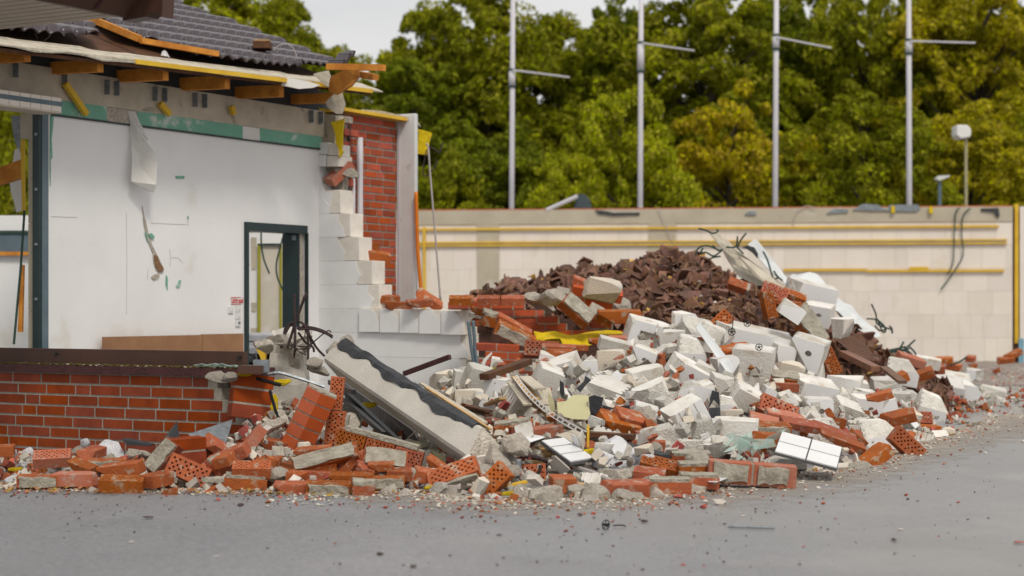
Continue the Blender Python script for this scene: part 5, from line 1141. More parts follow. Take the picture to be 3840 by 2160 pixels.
# styrofoam and concrete lumps: kind, crop, x, y, size m, label
LM = [('st0','a',830,985,.36,'crumpled white foam sheet against the low wall'),('st1','a',215,1010,.15,'white foam lump by the leftmost bricks'),('st2','a',100,1012,.12,'small white foam crumb near the frame edge'),('st0','a',115,1205,.14,'white foam flake at the asphalt edge'),('st1','a',640,925,.10,'small white foam chip on the low wall rubble'),('st2','a',170,1095,.1,'white foam bit behind the first front brick'),
 ('st1','c',1205,1005,.36,'large white foam boulder right of the yellow pad'),('st0','c',1350,1030,.27,'white foam boulder with sharp edge, next to the large one'),('st2','c',1135,1062,.3,'low white foam lump in front of the large boulder'),('st2','c',1455,1065,.2,'white foam crumb left of the slotted pair'),('st0','c',1270,1060,.3,'flat white foam piece between the foam boulders'),
 ('r0','b',500,140,.23,'pale concrete lump on top of the broken column'),('r1','b',380,190,.26,'brown broken mortar lump with yellow fibres by the column'),('r2','b',560,640,.17,'white stone lump right of the column foot'),('r3','b',545,690,.16,'pale stone under the white lump'),('r4','b',425,815,.26,'grey concrete slab lump behind the leaning tower'),('r5','b',1060,770,.26,'rough grey rock face behind the slotted stack'),('r6','b',775,330,.15,'layered concrete lump right of the column'),('r7','b',800,385,.16,'lower layered concrete lump right of the column'),
 ('r2','b',1340,1312,.24,'pale oval stone at the asphalt edge'),('r3','b',470,1175,.2,'tan mortar lump behind the plain orange brick'),('r4','a',1005,1030,.27,'tan triangular mortar lump beside the white foam'),('r5','a',585,1000,.18,'mossy dark lump against the low wall'),('r6','c',465,950,.26,'upright pale concrete shard at the beam end, upper'),('r7','c',390,1000,.2,'concrete lump broken from the beam end'),('r0','c',450,1130,.22,'upright pale concrete shard at the beam end, lower'),
 ('r1','c',720,1320,.36,'broad pale concrete rubble lump at the asphalt edge'),('r2','c',1090,1325,.3,'second broad concrete lump right of the half brick'),('r3','c',1270,1355,.22,'pale concrete lump under the jagged orange brick'),('r4','c',1395,1355,.2,'grey concrete lump right of the jagged brick'),('r5','c',1530,1330,.22,'angular concrete lump before the flat mortar brick'),('r6','c',1800,1290,.22,'concrete lump left below the mortared pair'),('r7','c',1880,1300,.14,'small round concrete lump under the crusty brick'),('r0','c',1260,1170,.32,'whitish concrete lump behind the jagged brick'),('r1','c',910,1290,.2,'pale stone right of the half brick'),('r2','c',500,1300,.22,'concrete crumb lump right of the slotted brick'),('r3','c',700,1385,.2,'flat stone on the asphalt edge'),('r4','c',1775,1350,.15,'loose concrete lump on the asphalt, near the mortared pair'),('r5','c',1705,1345,.12,'orange stained lump on the asphalt'),
 ('r6','c',1835,1060,.18,'mortar lump sitting on the flat brick'),('r7','d',30,1055,.2,'concrete lump left of the thin slotted strip'),('r0','d',645,1250,.3,'flat sandstone coloured lump on the asphalt edge'),('r1','d',790,1235,.2,'pale stone beside the flat sandstone lump'),('r2','d',1085,1278,.24,'angular tan stone alone on the asphalt'),('r3','d',1230,1315,.2,'brown faced stone right of the angular tan one'),('r4','d',1262,1168,.24,'rounded cream stone at the heap foot'),('r5','d',1378,1332,.1,'small brown stone on the asphalt'),('r6','d',185,1390,.2,'grey stone on the asphalt near the red shards'),('r7','d',60,1290,.14,'pale stone under the crusty brick'),('r0','d',1640,790,.34,'grey rock lump in front of the bright glassy block'),
 ('r1','d',1240,1130,.3,'flat plaster flake beside the tiled panel foot'),('r2','t',1280,1040,.45,'grey weathered concrete lump below the brown shards'),('r3','t',780,960,.36,'grey mortar lump at the left end of the tilted masonry'),('r4','t',640,990,.5,'grey mortar bed behind the slotted bricks'),('r5','c',1540,965,.15,'rust red crumbled lump'),('r6','c',1690,860,.2,'cream stone beside the notched block'),('r7','c',1410,740,.3,'thin grey slab above the smooth orange bricks'),('r0','d',1140,1250,.1,'small crumb left of the angular tan stone'),('r1','d',480,510,.14,'white pointed lump by the splintered wood'),('r3','b',110,435,.15,'pale stone under the sill end, right one'),('r4','b',40,430,.2,'pale stone under the sill end, left one')]
SPY = {('b',500,140):13.4,('b',380,190):13.2,('b',560,640):13.0,('b',545,690):12.8,('b',1060,770):12.6,('b',790,330):14.2,('b',810,390):14.0,('c',465,950):11.5,('c',390,1000):11.6,('c',450,1130):11.3,('t',780,960):17.3,('t',640,990):17.7,('t',1280,1040):18,('b',110,435):12.35,('b',40,430):12.4}
for kd, k, x, y, s, lab in LM: put(kd, k, x, y, hash((x*7+y)) % 360, 0, (x*13) % 30-15, s, lab, SPY.get((k, x, y)))
LIBm = LIB['r5'][0]

# ---------- concrete beam, column, membrane, wires ----------
beam = empty('fallen_beam', P(1560,1640,13.4), 'long grey concrete beam lying diagonally from the broken column down to the asphalt', 'beam')
a = P(1262,1332,14.0); e = P(1872,1738,11.4); d = (e-a); dn_ = d.normalized()
vc = (Vector((0,0,H))-(a+e)/2).normalized(); pv = (vc-dn_*vc.dot(dn_)).normalized(); qv = dn_.cross(pv).normalized()
if qv.z < 0: qv = -qv
th = R(14); sd2 = pv*math.cos(th)+qv*math.sin(th); up2 = qv*math.cos(th)-pv*math.sin(th)   # front face looks a little up, the underside shows as a strip
bm = bmesh.new(); hh_, ww_ = .235, .22
vs_ = [a+up2*sy*hh_/2+sd2*sx*ww_/2 for sx, sy in ((1,-1),(1,1),(-1,1),(-1,-1))]; v0 = [bm.verts.new(v) for v in vs_]; v1 = [bm.verts.new(v+d) for v in vs_]
bm.faces.new(v0); bm.faces.new(v1[::-1])
for i in range(4): bm.faces.new((v0[i], v1[i], v1[(i+1) % 4], v0[(i+1) % 4]))
bmesh.ops.recalc_face_normals(bm, faces=bm.faces)
cut(bm, a+dn_*.12-up2*.0, (-dn_*.8+up2*.5-sd2*.1).normalized(), 1, .04, 1); cut(bm, a+dn_*.08, (-dn_*.9-up2*.4).normalized(), 1, .03, 2)
cut(bm, e-dn_*.2, (dn_*.8+up2*.55+sd2*.2).normalized(), 1, .05, 3); cut(bm, e-dn_*.1, (dn_*.8-up2*.6).normalized(), 1, .03, 4)
bmesh.ops.bevel(bm, geom=[x for x in bm.edges if x.calc_length() > 2], offset=.018, segments=1, affect='EDGES')
me = bpy.data.meshes.new('beam_body'); bm.to_mesh(me); bm.free(); me.materials.append(concrete2); me.materials.append(broken_conc); link_mesh('beam_body', me, [], beam)
# broken lump end pieces
for q, s_, lab in ((a-dn_*.02+up2*.06, .26, 0), (a+up2*.12-dn_*.05, .18, 1), (e-dn_*.02, .3, 2), (e-up2*.1+dn_*.02, .28, 3)):
    k = bpy.data.objects.new('broken_end', LIB['r%d' % (lab+2)][0]); col.objects.link(k); k.parent = beam; k.location = q-beam.location; k.scale = (s_,)*3; k.rotation_euler = (lab, lab*2, lab*3)
def ribbon(name, pts, w_, mat, off=0.02, seed=0, parent=None, label=None, cat=None, group=None):
    b = MB(); n_ = len(pts); vs = []
    for i, p in enumerate(pts):
        for j in range(5):
            q = p+up2*(.045,.085,.122,.13,.125)[j]+sd2*(.116,.122,.112,.04,-.05)[j]-up2*(.02*math.sin(i*.4)+.01*math.sin(i*1.1) if j == 0 else 0); vs.append(q+noise.noise_vector(q*6+Vector((j*.6,0,0)))*.012)
    b.add(vs, [(i*5+j, (i+1)*5+j, (i+1)*5+j+1, i*5+j+1) for i in range(n_-1) for j in range(4)])
    o = b.build(name, mat, parent, smooth=False); m = o.modifiers.new('t', 'SOLIDIFY'); m.thickness = .008
    return tag(o, label, cat, group) if label else o
bl_ = d.length; tpf = [a+dn_*(.12+k*(bl_-.5)/45) for k in range(46)]; tp = [q+up2*.12 for q in tpf[::4][:12]]
ribbon('membrane_strip', tpf, .11, membrane, .02, label='black crinkled membrane strip lying along the top of the fallen beam', cat='membrane')
bar('splintered_lath', tp[6]+up2*.05-sd2*.02, tp[11]+up2*.045-sd2*.02, .02, .014, lath, None, 'long splintered lath lying on the black membrane', 'lath')
bar('white_coated_lath', tp[5]+up2*.075-sd2*.08, tp[10]+up2*.08-sd2*.08, .035, .014, cream, None, 'white coated lath behind the splintered one on the beam', 'lath')
b = MB(); b.prism([P(*pp('b', x, y), 14.4-(x-930)/670*1.7) for x, y in ((930,440),(1110,560),(1300,690),(1500,830),(1600,1000),(1400,900),(1180,760),(1000,600))], (0,.4,0)); tag(b.build('beam_shade_sheet', membrane), 'black sheet added as painted shade in the gap under the fallen beam', 'membrane')  # added black slab stands in for the shade under the beam
for pts, lab in ((((1205,600),(1230,620),(1300,635),(1400,610),(1492,582)), 'upper'), (((1470,890),(1520,850),(1600,800),(1720,770)), 'middle'), (((1430,1070),(1530,1060),(1600,1010),(1670,925)), 'lower'), (((1765,1095),(1810,1030),(1870,980),(1932,935)), 'lowest')):
    b = MB(); b.tube(curve([P(*pp('b', x, y), 13.75-(pp('b', x, y)[0]-1262)/610*2.6) for x, y in pts]), .005, 5); tag(b.build('tie_wire', cable_w, smooth=True), lab+' pale curved tie wire on the fallen beam', 'wire', 'tie wires on the beam')
# column
colm = empty('broken_column', P(1085,1480,13.7), 'broken concrete column stump with a tangle of rebar on top', 'column')
bm = bmesh.new(); bmesh.ops.create_cube(bm, size=1); bmesh.ops.scale(bm, vec=(.3,.28,.95), verts=bm.verts); bmesh.ops.subdivide_edges(bm, edges=bm.edges, cuts=7, use_grid_fill=True)
for v in bm.verts:
    k = max(0, (v.co.z-.0)/.475); v.co += noise.noise_vector(v.co*6)*(.012+.10*k**2); v.co.x *= 1-.25*k*k
cc = P(1085,1400,13.75); bmesh.ops.translate(bm, vec=(cc.x, cc.y, .44), verts=bm.verts); me = bpy.data.meshes.new('stump'); bm.to_mesh(me); bm.free(); link_mesh('stump', me, concrete2, colm)
top = Vector((cc.x, cc.y, .86))
for k, (x, y, s_) in enumerate(((560,200,.2),(690,200,.2),(620,330,.24),(680,150,.16))):
    q = P(*pp('b', x, y), 13.65); r_ = bpy.data.objects.new('broken_crown', LIB['r%d' % (k+1)][0]); col.objects.link(r_); r_.parent = colm; r_.location = q-colm.location; r_.scale = (s_,)*3; r_.rotation_euler = (k, k*2.3, k*1.1)
NB = lambda x, y, dy=0: P(800+x/2.0125, 640+y/2.0125, 13.6+dy)
for k, (pts, r_) in enumerate((([(613,1330),(618,1200),(612,1050),(610,930)],.014), ([(560,1330),(610,1180),(650,1060),(705,920)],.014), ([(560,1340),(600,1200),(640,1080),(690,945)],.012),
    ([(520,1330),(545,1230),(600,1150),(670,1150),(710,1230),(716,1350),(714,1500)],.011), ([(630,1190),(720,1180),(820,1205),(900,1250)],.012), ([(640,1200),(740,1195),(850,1230),(900,1262)],.011),
    ([(700,1200),(750,1290),(790,1350),(840,1400)],.013), ([(640,1220),(700,1300),(750,1330),(760,1370)],.012), ([(540,1180),(530,1240),(560,1300),(620,1340),(690,1345),(740,1310),(760,1290),(860,1210),(890,1222)],.006), ([(495,1295),(560,1310),(650,1325),(720,1330)],.006), ([(530,1260),(580,1290),(640,1360),(700,1390)],.006),
    ([(600,1140),(560,1170),(530,1250),(510,1340)],.011), ([(620,1330),(615,1390),(618,1460)],.014), ([(660,1190),(700,1160),(725,1230),(740,1330)],.008), ([(590,1170),(650,1140),(690,1190),(690,1260)],.006))):
    b = MB(); b.tube(curve([NB(x, y, .03*math.sin(k*2.3)+.02*k-.25) for x, y in pts]), r_*.78, 6); b.build('rebar', rust, colm, smooth=True)
b = MB(); b.prism([NB(x, y, -.2) for x, y in ((310,1320),(340,1285),(365,1300),(395,1370),(390,1440),(365,1440),(345,1390))], (0,.08,0)); tag(b.build('split_timber', wood_y), 'split yellow timber with pale fibres left of the broken column', 'timber')
sheet('dark_membrane_scrap', [NB(x, y, -.1) for x, y in ((265,1400),(310,1380),(320,1420),(310,1449),(270,1449))], membrane, 'dark crumpled scrap at the right end of the brown sill board', 'membrane', .1, .02)
b = MB(); b.tube(curve([P(*pp('b', x, y), 12.5) for x, y in ((325,435),(400,412),(490,398),(600,425),(740,470),(840,505))], 3), .012, 5); tag(b.build('metal_strip', steel), 'bent shiny metal strip bridging from the wall chunk to the brick stack', 'strip')
b = MB(); b.tube([P(*pp('b', 330,442), 12.4), P(*pp('b', 420,465), 12.35), P(*pp('b', 505,490), 12.3)], .014, 5); tag(b.build('metal_strip', cable_b), 'short black bar on the broken wall chunk', 'strip')
b = MB(); b.tube(curve([P(*pp('b', x, y), 12.4) for x, y in ((425,530),(450,620),(480,720),(520,785))], 3), .012, 5); tag(b.build('metal_strip', cable_b), 'thin black bar standing left of the leaning brick tower', 'strip')
b = MB(); b.box(P(*pp('b', 185,405), 12.3), (.17,0,0), (0,.2,0), (0,0,.055)); b.box(P(*pp('b', 300,395), 12.35), (.1,0,0), (0,.1,0), (0,0,.085), 1); tag(b.build('sill_end_block', [brown_metal, steel]), 'broken brown sill end with grey block beside the column', 'sill')
def plate(label, pts, mat, th=.012, name='board', cat='board', group=None, dv=(0,1,0)):
    b = MB(); b.prism(pts, Vector(dv)*th); return tag(b.build(name, mat), label, cat, group)
plate('dark grey metal plate standing on edge before the low wall', [P(*pp('a', x, y), Y) for x, y, Y in ((1195,945,11.75),(1335,765,12.1),(1355,900,12.0),(1215,992,11.7))], dark_side, .01, 'metal_plate', 'plate', 'dark plates before the low wall')
plate('large triangular grey plate leaning on the low wall', [P(*pp('a', x, y), Y) for x, y, Y in ((1420,862,11.9),(1755,750,12.25),(1730,850,12.1),(1690,980,11.8),(1560,960,11.8))], steel, .01, 'metal_plate', 'plate', 'dark plates before the low wall')
plate('flat dark slate piece above the white foam sheet', [P(*pp('a', x, y), 12.2) for x, y in ((915,900),(1000,915),(1130,945),(1120,955),(960,945))], dark_side, .15, 'metal_plate', 'plate')
# window frame lying (black frame with glass) from (880,460) to (1440,960) crop b
fr = empty('window_frame', P(*pp('b', 1150, 760), 12.6), 'black window frame with greenish glass sliding down behind the slotted bricks', 'window frame')
for p1, p2 in (((1010,555),(1440,955)),((985,600),(1290,860)),((880,470),(1060,545))):
    b = MB(); b.tube([P(*pp('b', *p1), 12.9), P(*pp('b', *p2), 12.1)], .022, 4); b.build('frame_bar', cable_b, fr)
b = MB(); b.prism([P(*pp('b', x, y), Y) for x, y, Y in ((1020,590,12.92),(1300,860,12.2),(1240,830,12.25),(1010,640,12.95))], (0,.01,0)); b.build('pane', glassm, fr)
# boards, battens in the heap
def brd(label, k, x0, y0, x1, y1, w_, h_, mat, name='batten', cat='batten', Y0=None, Y1=None, up=Z):
    a_, b_ = pp(k, x0, y0), pp(k, x1, y1); Ya = Y0-.25 if Y0 and Y0 > 11.3 else Y0 or surfY(HEAP, *a_)-.3; Yb_ = Y1-.25 if Y1 and Y1 > 11.3 else Y1 or surfY(HEAP, *b_)-.3
    return bar(name, P(*a_, Ya), P(*b_, Yb_), w_, h_, mat, None, label, cat, up, bevel=.002)
brd('dark purple steel angle pointing up above the beam','b',1440,405,1785,278,.035,.04,maroon,'steel_angle','steel angle',15.6,15.2)
brd('brown batten with yellow underside sticking out of the heap near the rebars','c',232,430,562,312,.09,.05,wood_d,'batten','batten',14.6,15.2)
brd('long dark brown plank lying across the heap front','c',1015,860,1362,882,.12,.035,wood_d,'plank','plank',12.6,12.5)
brd('dark edged metal rail sloping towards the asphalt','c',1150,905,1600,1035,.09,.035,dark_side,'rail','rail',12.5,12.0)
brd('thin yellow stick standing upright beside the tile strip','c',1018,790,1016,962,.016,.016,wood_y,'stick','stick',12.3,12.3)
brd('small rusty orange lath at the asphalt edge','c',400,1255,548,1222,.03,.02,wood_y,'lath','lath',11.0,11.1)
brd('orange splintered lath under the half brick','c',930,1235,1055,1262,.05,.02,lath,'lath','lath',11.0,10.95)
for i, (x0,y0,x1,y1,m_) in enumerate(((500,960,715,1030,lath),(640,960,760,1010,lath),(505,1060,700,1075,lath),(600,990,690,1030,cream),(555,760,860,800,cream),(720,780,940,830,lath),(950,810,1130,835,white_bd),(240,645,375,590,lath),(110,650,270,690,wood_d),(150,680,270,720,wood_d))):
    brd(['splintered lath under the small tile panel','short lath right of the small tile panel','lath beside the lower rebar','cream lath under the tile strip','cream splintered board under the perforated strip','dark edged lath by the mauve brick','white edged board scrap before the dark plank','tan lath between the cream blocks','dark lath behind the arched block, upper','dark lath behind the arched block, lower'][i],'c',x0,y0,x1,y1,.06,.02,m_,'lath','lath',12.6 if y0 > 900 else 13.6,12.3 if y0 > 900 else 13.3)
for i, (x0,y0,x1,y1) in enumerate(((470,430,620,600),(520,440,700,640),(440,470,560,640),(560,560,760,740),(700,520,740,720),(540,430,650,520))):
    brd('splintered torn board standing behind the perforated strip, '+['first','second','third','fourth','fifth','sixth'][i]+' from the beam side','c',x0,y0,x1,y1,.10 if i % 2 else .07,.015,cream if i % 3 else lath,'splintered_board','board',14.1,13.6)
# perforated white metal strip
pf = MB(); ps = curve([P(*pp('c', x, y), Y-.4) for x, y, Y in ((465,422,14.1),(520,500,13.9),(600,590,13.7),(700,680,13.4),(820,760,13.1),(1000,860,12.7))], 8)
for i in range(len(ps)-1):
    d_ = (ps[i+1]-ps[i]); n_ = d_.normalized().cross(Vector((0,1,0))).normalized()
    for t in (-.018, .010): pf.box(ps[i]+n_*t, d_, n_*.009, (0,.004,0))
    if i % 2 == 0: pf.box(ps[i]-n_*.012, d_*.5, n_*.026, (0,.004,0))
tag(pf.build('perforated_strip', white_pl), 'long white perforated metal strip snaking down the heap', 'strip')
# tiled panels
def tpanel(label, k, quad, Ys, nx_, ny_, Yoff=0):
    q = [P(*pp(k, x, y), Y-.3) for (x, y), Y in zip(quad, Ys)]; root = empty('tiled_panel', sum(q, Vector())/4, label, 'tiled panel', 'white tiled wall panels')
    n_ = (q[1]-q[0]).cross(q[3]-q[0]).normalized(); 
    if n_.y > 0: n_ = -n_
    b = MB(); b.prism(q, -n_*.016); b.build('backing', grout, root)
    bl = lambda u, v: (q[0]*(1-u)+q[1]*u)*(1-v)+(q[3]*(1-u)+q[2]*u)*v
    for i in range(nx_):
        for j in range(ny_):
            e = .012; u0, u1, v0, v1 = i/nx_+e, (i+1)/nx_-e, j/ny_+e*1.9, (j+1)/ny_-e*1.9
            b = MB(); b.prism([bl(u0,v0)+n_*.001, bl(u1,v0)+n_*.001, bl(u1,v1)+n_*.001, bl(u0,v1)+n_*.001], n_*.008); b.build('tile', tile_white, root)
tpanel('large white tiled panel with cross joints lying at the heap front','d',[(665,845),(1125,965),(1085,1125),(610,1000)],(12.6,12.5,12.0,12.1),2,2)
tpanel('white panel of three tiles in a strip sloping beside the foam boulders','c',[(660,915),(830,893),(1068,1050),(885,1078)],(12.4,12.6,11.9,11.75),1,3)
tpanel('small white tile panel at the beam end','c',[(505,912),(580,868),(708,886),(512,952)],(12.3,12.7,12.6,12.2),1,1)
plate('pale green plasterboard piece with torn paper edge', [P(*pp('c', x, y), Y-.35) for x, y, Y in ((780,620,13.5),(850,612,13.5),(905,565,13.6),(1030,572,13.6),(1018,640,13.5),(1034,700,13.4),(1022,752,13.3),(900,748,13.2),(790,715,13.3),(785,660,13.4))], greenish_bd, .02, 'plasterboard', 'board')
plate('narrow pale green board strip beside the splintered wood', [P(*pp('c', x, y), 13.5-.35) for x, y in ((718,540),(760,610),(775,700),(735,690),(715,610))], greenish_bd, .02, 'plasterboard', 'board')
plate('torn cream plaster sheet right of the tile panel', [P(*pp('c', x, y), Y-.35) for x, y, Y in ((770,870,12.8),(900,830,13),(1010,880,12.8),(960,925,12.5),(930,940,12.4),(850,895,12.6))], cream, .02, 'plasterboard', 'board')
plate('pale board scrap at the foot of the rubble', [P(*pp('c', x, y), Y) for x, y, Y in ((900,1130,11.6),(960,1125,11.7),(1045,1170,11.4),(975,1215,11.3),(905,1160,11.5))], white_bd, .02, 'plasterboard', 'board')
plate('thin white plate flat on the asphalt beside the crusty brick', [P(*pp('d', x, y), Y) for x, y, Y in ((110,1172,11.35),(290,1182,11.35),(180,1225,11.0),(115,1222,11.0))], white_bd, .015, 'plasterboard', 'board')
plate('white board plank leaning across the beige block beam', [P(*pp('d', x, y), Y-.35) for x, y, Y in ((20,60,16.2),(50,20,16.3),(305,345,15.1),(290,395,15.0),(250,390,15.0))], white_bd, .04, 'plank', 'plank')
plate('olive flat board in the shade under the fallen beam', [P(*pp('b', x, y), Y) for x, y, Y in ((1450,905,12.8),(1600,925,12.6),(1620,950,12.4),(1480,990,12.3))], greenish_bd, .03, 'board', 'board')
plate('pale board scrap in the shade under the fallen beam', [P(*pp('b', x, y), Y) for x, y, Y in ((1640,975,12.2),(1740,1030,12.1),(1800,1120,12.0),(1700,1075,12.1))], greenish_bd, .03, 'board', 'board')
for i, (k, pts, Y) in enumerate((('c',((800,450),(830,475),(838,560),(815,585),(795,540)),14.0),('c',((930,520),(985,470),(1000,425),(1040,455),(1000,490),(960,545)),14.0),('c',((1015,580),(1060,570),(1135,590),(1120,660),(1060,720),(1030,690)),13.45),('c',((1110,640),(1200,660),(1340,640),(1340,690),(1220,690),(1130,670)),13.6),('d',((140,530),(195,545),(200,650),(150,600),(110,690),(120,610)),14.05),('d',((110,665),(205,665),(205,775),(140,780)),13.5),('d',((365,690),(460,715),(450,735),(370,712)),13.9))):
    sheet('black_plastic', [P(*pp(k, x, y), Y-.35) for x, y in pts], membrane, ['black plastic scrap right under the big holed block','black curled plastic scrap with a hook shape in the heap','dark plastic sheet beside the pale green board','dark plastic scrap under the bright topped block','black strap looped over a white block','black cloth square hanging below the strap','short black strip beside the tan block remnant'][i], 'plastic', .05, .02, 'black plastic scraps in the heap')
# cables and rebars in the heap
def tb(name, label, cat, k, pts, r_, mat, Y, group=None):
    b = MB(); b.tube(curve([P(*pp(k, p[0], p[1]), p[2] if len(p) > 2 else Y) for p in pts]), r_, 6); return tag(b.build(name, mat, smooth=True), label, cat, group)
tb('white_conduit','long white conduit bending down to the asphalt','conduit','c',[(690,935,12.3),(800,1030,12.0),(920,1105,11.6),(1080,1160,11.3),(1240,1240,10.95)],.014,cable_w,12)
tb('rebar','thick twisted rebar end at the beam foot, upper','rebar','c',[(505,1025),(580,1030),(660,1048),(742,1078)],.016,rust,11.7,'rebars at the beam foot')
tb('rebar','thick twisted rebar end at the beam foot, middle','rebar','c',[(505,1085),(600,1100),(700,1100),(828,1068)],.014,rust,11.6,'rebars at the beam foot')
tb('rebar','bent twisted rebar curling down at the beam foot','rebar','c',[(660,1095),(650,1140),(620,1190),(560,1230)],.012,rust,11.5,'rebars at the beam foot')
tb('rebar','upright bent rebar before the pink courses, nearer to the house','rebar','c',[(112,10),(125,120),(140,240),(160,340)],.016,bluegrey,16.2,'pair of upright rebars')
tb('rebar','upright bent rebar before the pink courses, farther from the house','rebar','c',[(148,5),(158,120),(165,240),(190,360)],.016,bluegrey,16.2,'pair of upright rebars')
tb('grey_channel','grey steel channel standing at the beam end','channel','c',[(492,1050),(486,1190)],.02,steel,11.35)
sheet('curled_paper', [P(*pp('c', x, y), 15.2) for x, y in ((285,240),(290,255),(250,310),(225,370),(205,365),(225,300))], drape, 'curled white paper strip beside the upright rebars', 'paper', .01, .01)
# star knobs
def knob(label, q, s_, tilt=0, stick=None):
    o = empty('star_knob', q, label, 'knob', 'black five spoke knobs'); b = MB(); n_ = 20
    ring = [Vector((math.cos(k*2*math.pi/n_)*s_, 0, math.sin(k*2*math.pi/n_)*s_)) for k in range(n_+1)]; b.tube(ring, s_*.13, 5)
    for nm, mb in (('rim', b),):
        me = mb.mesh(nm); me.materials.append(cable_b); c = bpy.data.objects.new(nm, me); col.objects.link(c); c.parent = o
    for k in range(5):
        b = MB(); b.tube([(0,0,0), (math.cos(k*1.2566+.3)*s_, 0, math.sin(k*1.2566+.3)*s_)], s_*.13, 5); me = b.mesh('spoke'); me.materials.append(cable_b); c = bpy.data.objects.new('spoke', me); col.objects.link(c); c.parent = o
    b = MB(); b.tube([(0,-.02,0), (0,.02,0)], s_*.3, 8); me = b.mesh('hub'); me.materials.append(cable_b); c = bpy.data.objects.new('hub', me); col.objects.link(c); c.parent = o
    o.rotation_euler = (0, 0, R(tilt))
knob('black star knob hanging on the beige beam, lower left one', P(*pp('d', 290, 90), 15.5), .030); knob('black star knob on the beige beam edge with yellow tape', P(*pp('d', 407, 25), 15.7), .028); knob('black star knob above the light grey grooved block', P(*pp('d', 495, 205), 15.25), .028)
knob('black star wheel standing alone on the asphalt', P(2272,1975,9.22)+Vector((0,0,.01)), .024, 35)
tb('wire','thin wire above the lower left star knob','wire','d',[(300,-30),(298,30),(290,85)],.004,cable_b,15.6)
b = MB(); b.tube(curve([G(2300,1978)+Z*.01, G(2330,1984)+Z*.02, G(2345,1980)+Z*.01]), .004, 5); tag(b.build('wire', rust), 'thin curled wire beside the star wheel on the asphalt', 'wire')
b = MB(); b.tube([G(2730,1982)+Z*.012, G(2905,1988)+Z*.012], .007, 5); tag(b.build('thin_rod', steel), 'thin grey rod lying flat on the asphalt', 'rod')
# green glass shards
for i in range(14):
    rr = random.Random(i+70); x, y = 250+i*22+rr.uniform(-15,15), 960+rr.uniform(-50,80); q = P(*pp('d', x, y), 12.4-rr.random()*.3)
    a1 = Vector((rr.uniform(-1,1), rr.uniform(-.4,.4), rr.uniform(-.6,.8)))*.16; a2 = Vector((rr.uniform(-1,1), rr.uniform(-.4,.4), rr.uniform(-.3,.8)))*.12
    b = MB(); b.prism([q, q+a1, q+a1+a2*.7, q+a2], Vector((0,.006,0))); tag(b.build('glass_shard', glassm), 'greenish glass shard '+('near the white cube' if i < 5 else 'under the ridged block' if i < 10 else 'near the tiled panel')+[', upright',', flat',', tilted',', broken tip',', thin'][i % 5], 'glass', 'green glass shards')
for i in range(5):
    q = P(1000+i*45, 1368+(i % 2)*4, 12.5) if 0 else LWp(tl_of(740+i*38), -.02, .72); b = MB(); rr = random.Random(i); b.prism([q, q+U*.12, q+U*.1-V*rr.uniform(.04,.1)+Z*rr.uniform(0,.03), q-V*.06+Z*.01], Z*.006); tag(b.build('glass_shard', glassm), ['first','second','third','fourth','fifth'][i]+' pale glass shard on the maroon coping counted from the frame edge side', 'glass', 'glass shards on the coping')
# ---------- pale planks, sloping slab and rebar tangles behind the tile heap ----------
UU = lambda x, y, Y=21.4: P(2560+x/3.0189, 820+y/3.0189, Y)
plate('long weathered cream board standing steeply behind the tile heap', [UU(430,190,21.9),UU(520,250,21.8),UU(600,340,21.7),UU(800,560,21.3),UU(930,760,20.9),UU(820,760,20.9),UU(640,650,21.2),UU(520,480,21.5),UU(450,350,21.7)], cream, .06, 'plank', 'plank')
plate('narrow splintered grey board crossing the cream one', [UU(310,170,21.7),UU(380,130,21.7),UU(480,280,21.6),UU(620,360,21.4),UU(700,420,21.2),UU(1170,780,20.8),UU(1090,780,20.8),UU(640,420,21.3),UU(440,330,21.5)], underlay, .05, 'plank', 'plank')
plate('pointed pale blue white board leaning behind the heap', [UU(740,290,22),UU(820,230,22),UU(850,250,22),UU(1050,500,21.6),UU(1200,700,21.2),UU(1170,745,21.1),UU(960,560,21.5),UU(860,440,21.8)], white_bd, .05, 'plank', 'plank')
sheet('dark_curl', [UU(680,330),UU(740,305),UU(810,330),UU(850,400),UU(850,445),UU(800,400),UU(740,350)], dark_side, 'dark curled sheet between the leaning boards', 'sheet', .05, .02)
plate('second cream board at the foot of the leaning boards', [UU(640,420,21.2),UU(760,480,21.1),UU(1000,650,20.8),UU(1160,800,20.6),UU(1000,790,20.6),UU(800,640,20.9)], cream, .05, 'plank', 'plank')
sheet('foam_slope', [UU(1260,665,21.8),UU(1300,640,22),UU(1450,620,22),UU(1560,650,22),UU(1700,830,21.8),UU(1900,980,21.6),UU(2000,1080,21.5),UU(2230,1290,21.3),UU(2230,1340,21.2),UU(2030,1330,21.0),UU(1900,1200,21.0),UU(1700,1000,21.0),UU(1500,800,21.2),UU(1330,720,21.5)], white_bd, 'large white crumbly slab sloping down right behind the tile heap', 'slab', .25, .05)
for i, pts in enumerate(([(180,110),(260,130),(340,165),(400,140),(380,120)],[(150,420),(160,360),(220,310),(300,310),(370,340),(440,370)],[(280,470),(340,440),(430,425)],[(230,330),(200,400),(260,380),(330,420)],[(490,320),(600,315),(620,200)],[(620,330),(660,240),(720,165)],[(910,370),(960,470),(1000,600),(1030,680),(1080,670)],[(1030,590),(1080,660),(1170,735)],[(600,300),(640,350),(690,400)],[(340,300),(400,360),(450,350),(360,420),(300,400)])):
    b = MB(); b.tube(curve([UU(x, y, 21.2) for x, y in pts]), .011, 5); tag(b.build('bent_rebar', cable_g, smooth=True), ['dark rod end poking up leftmost above the crest','long dark wire looping beside the brown shards','short dark rod just above the shards','small looped wire beside the long loop','level rod joining the leaning boards','rod sprig above the second yellow rail','wavy dark strap down the pale blue board','dark rod along the board lower edge','short rod between the two boards','tangled wire at the foot of the narrow board'][i], 'rebar', 'bent rods on the heap crest')
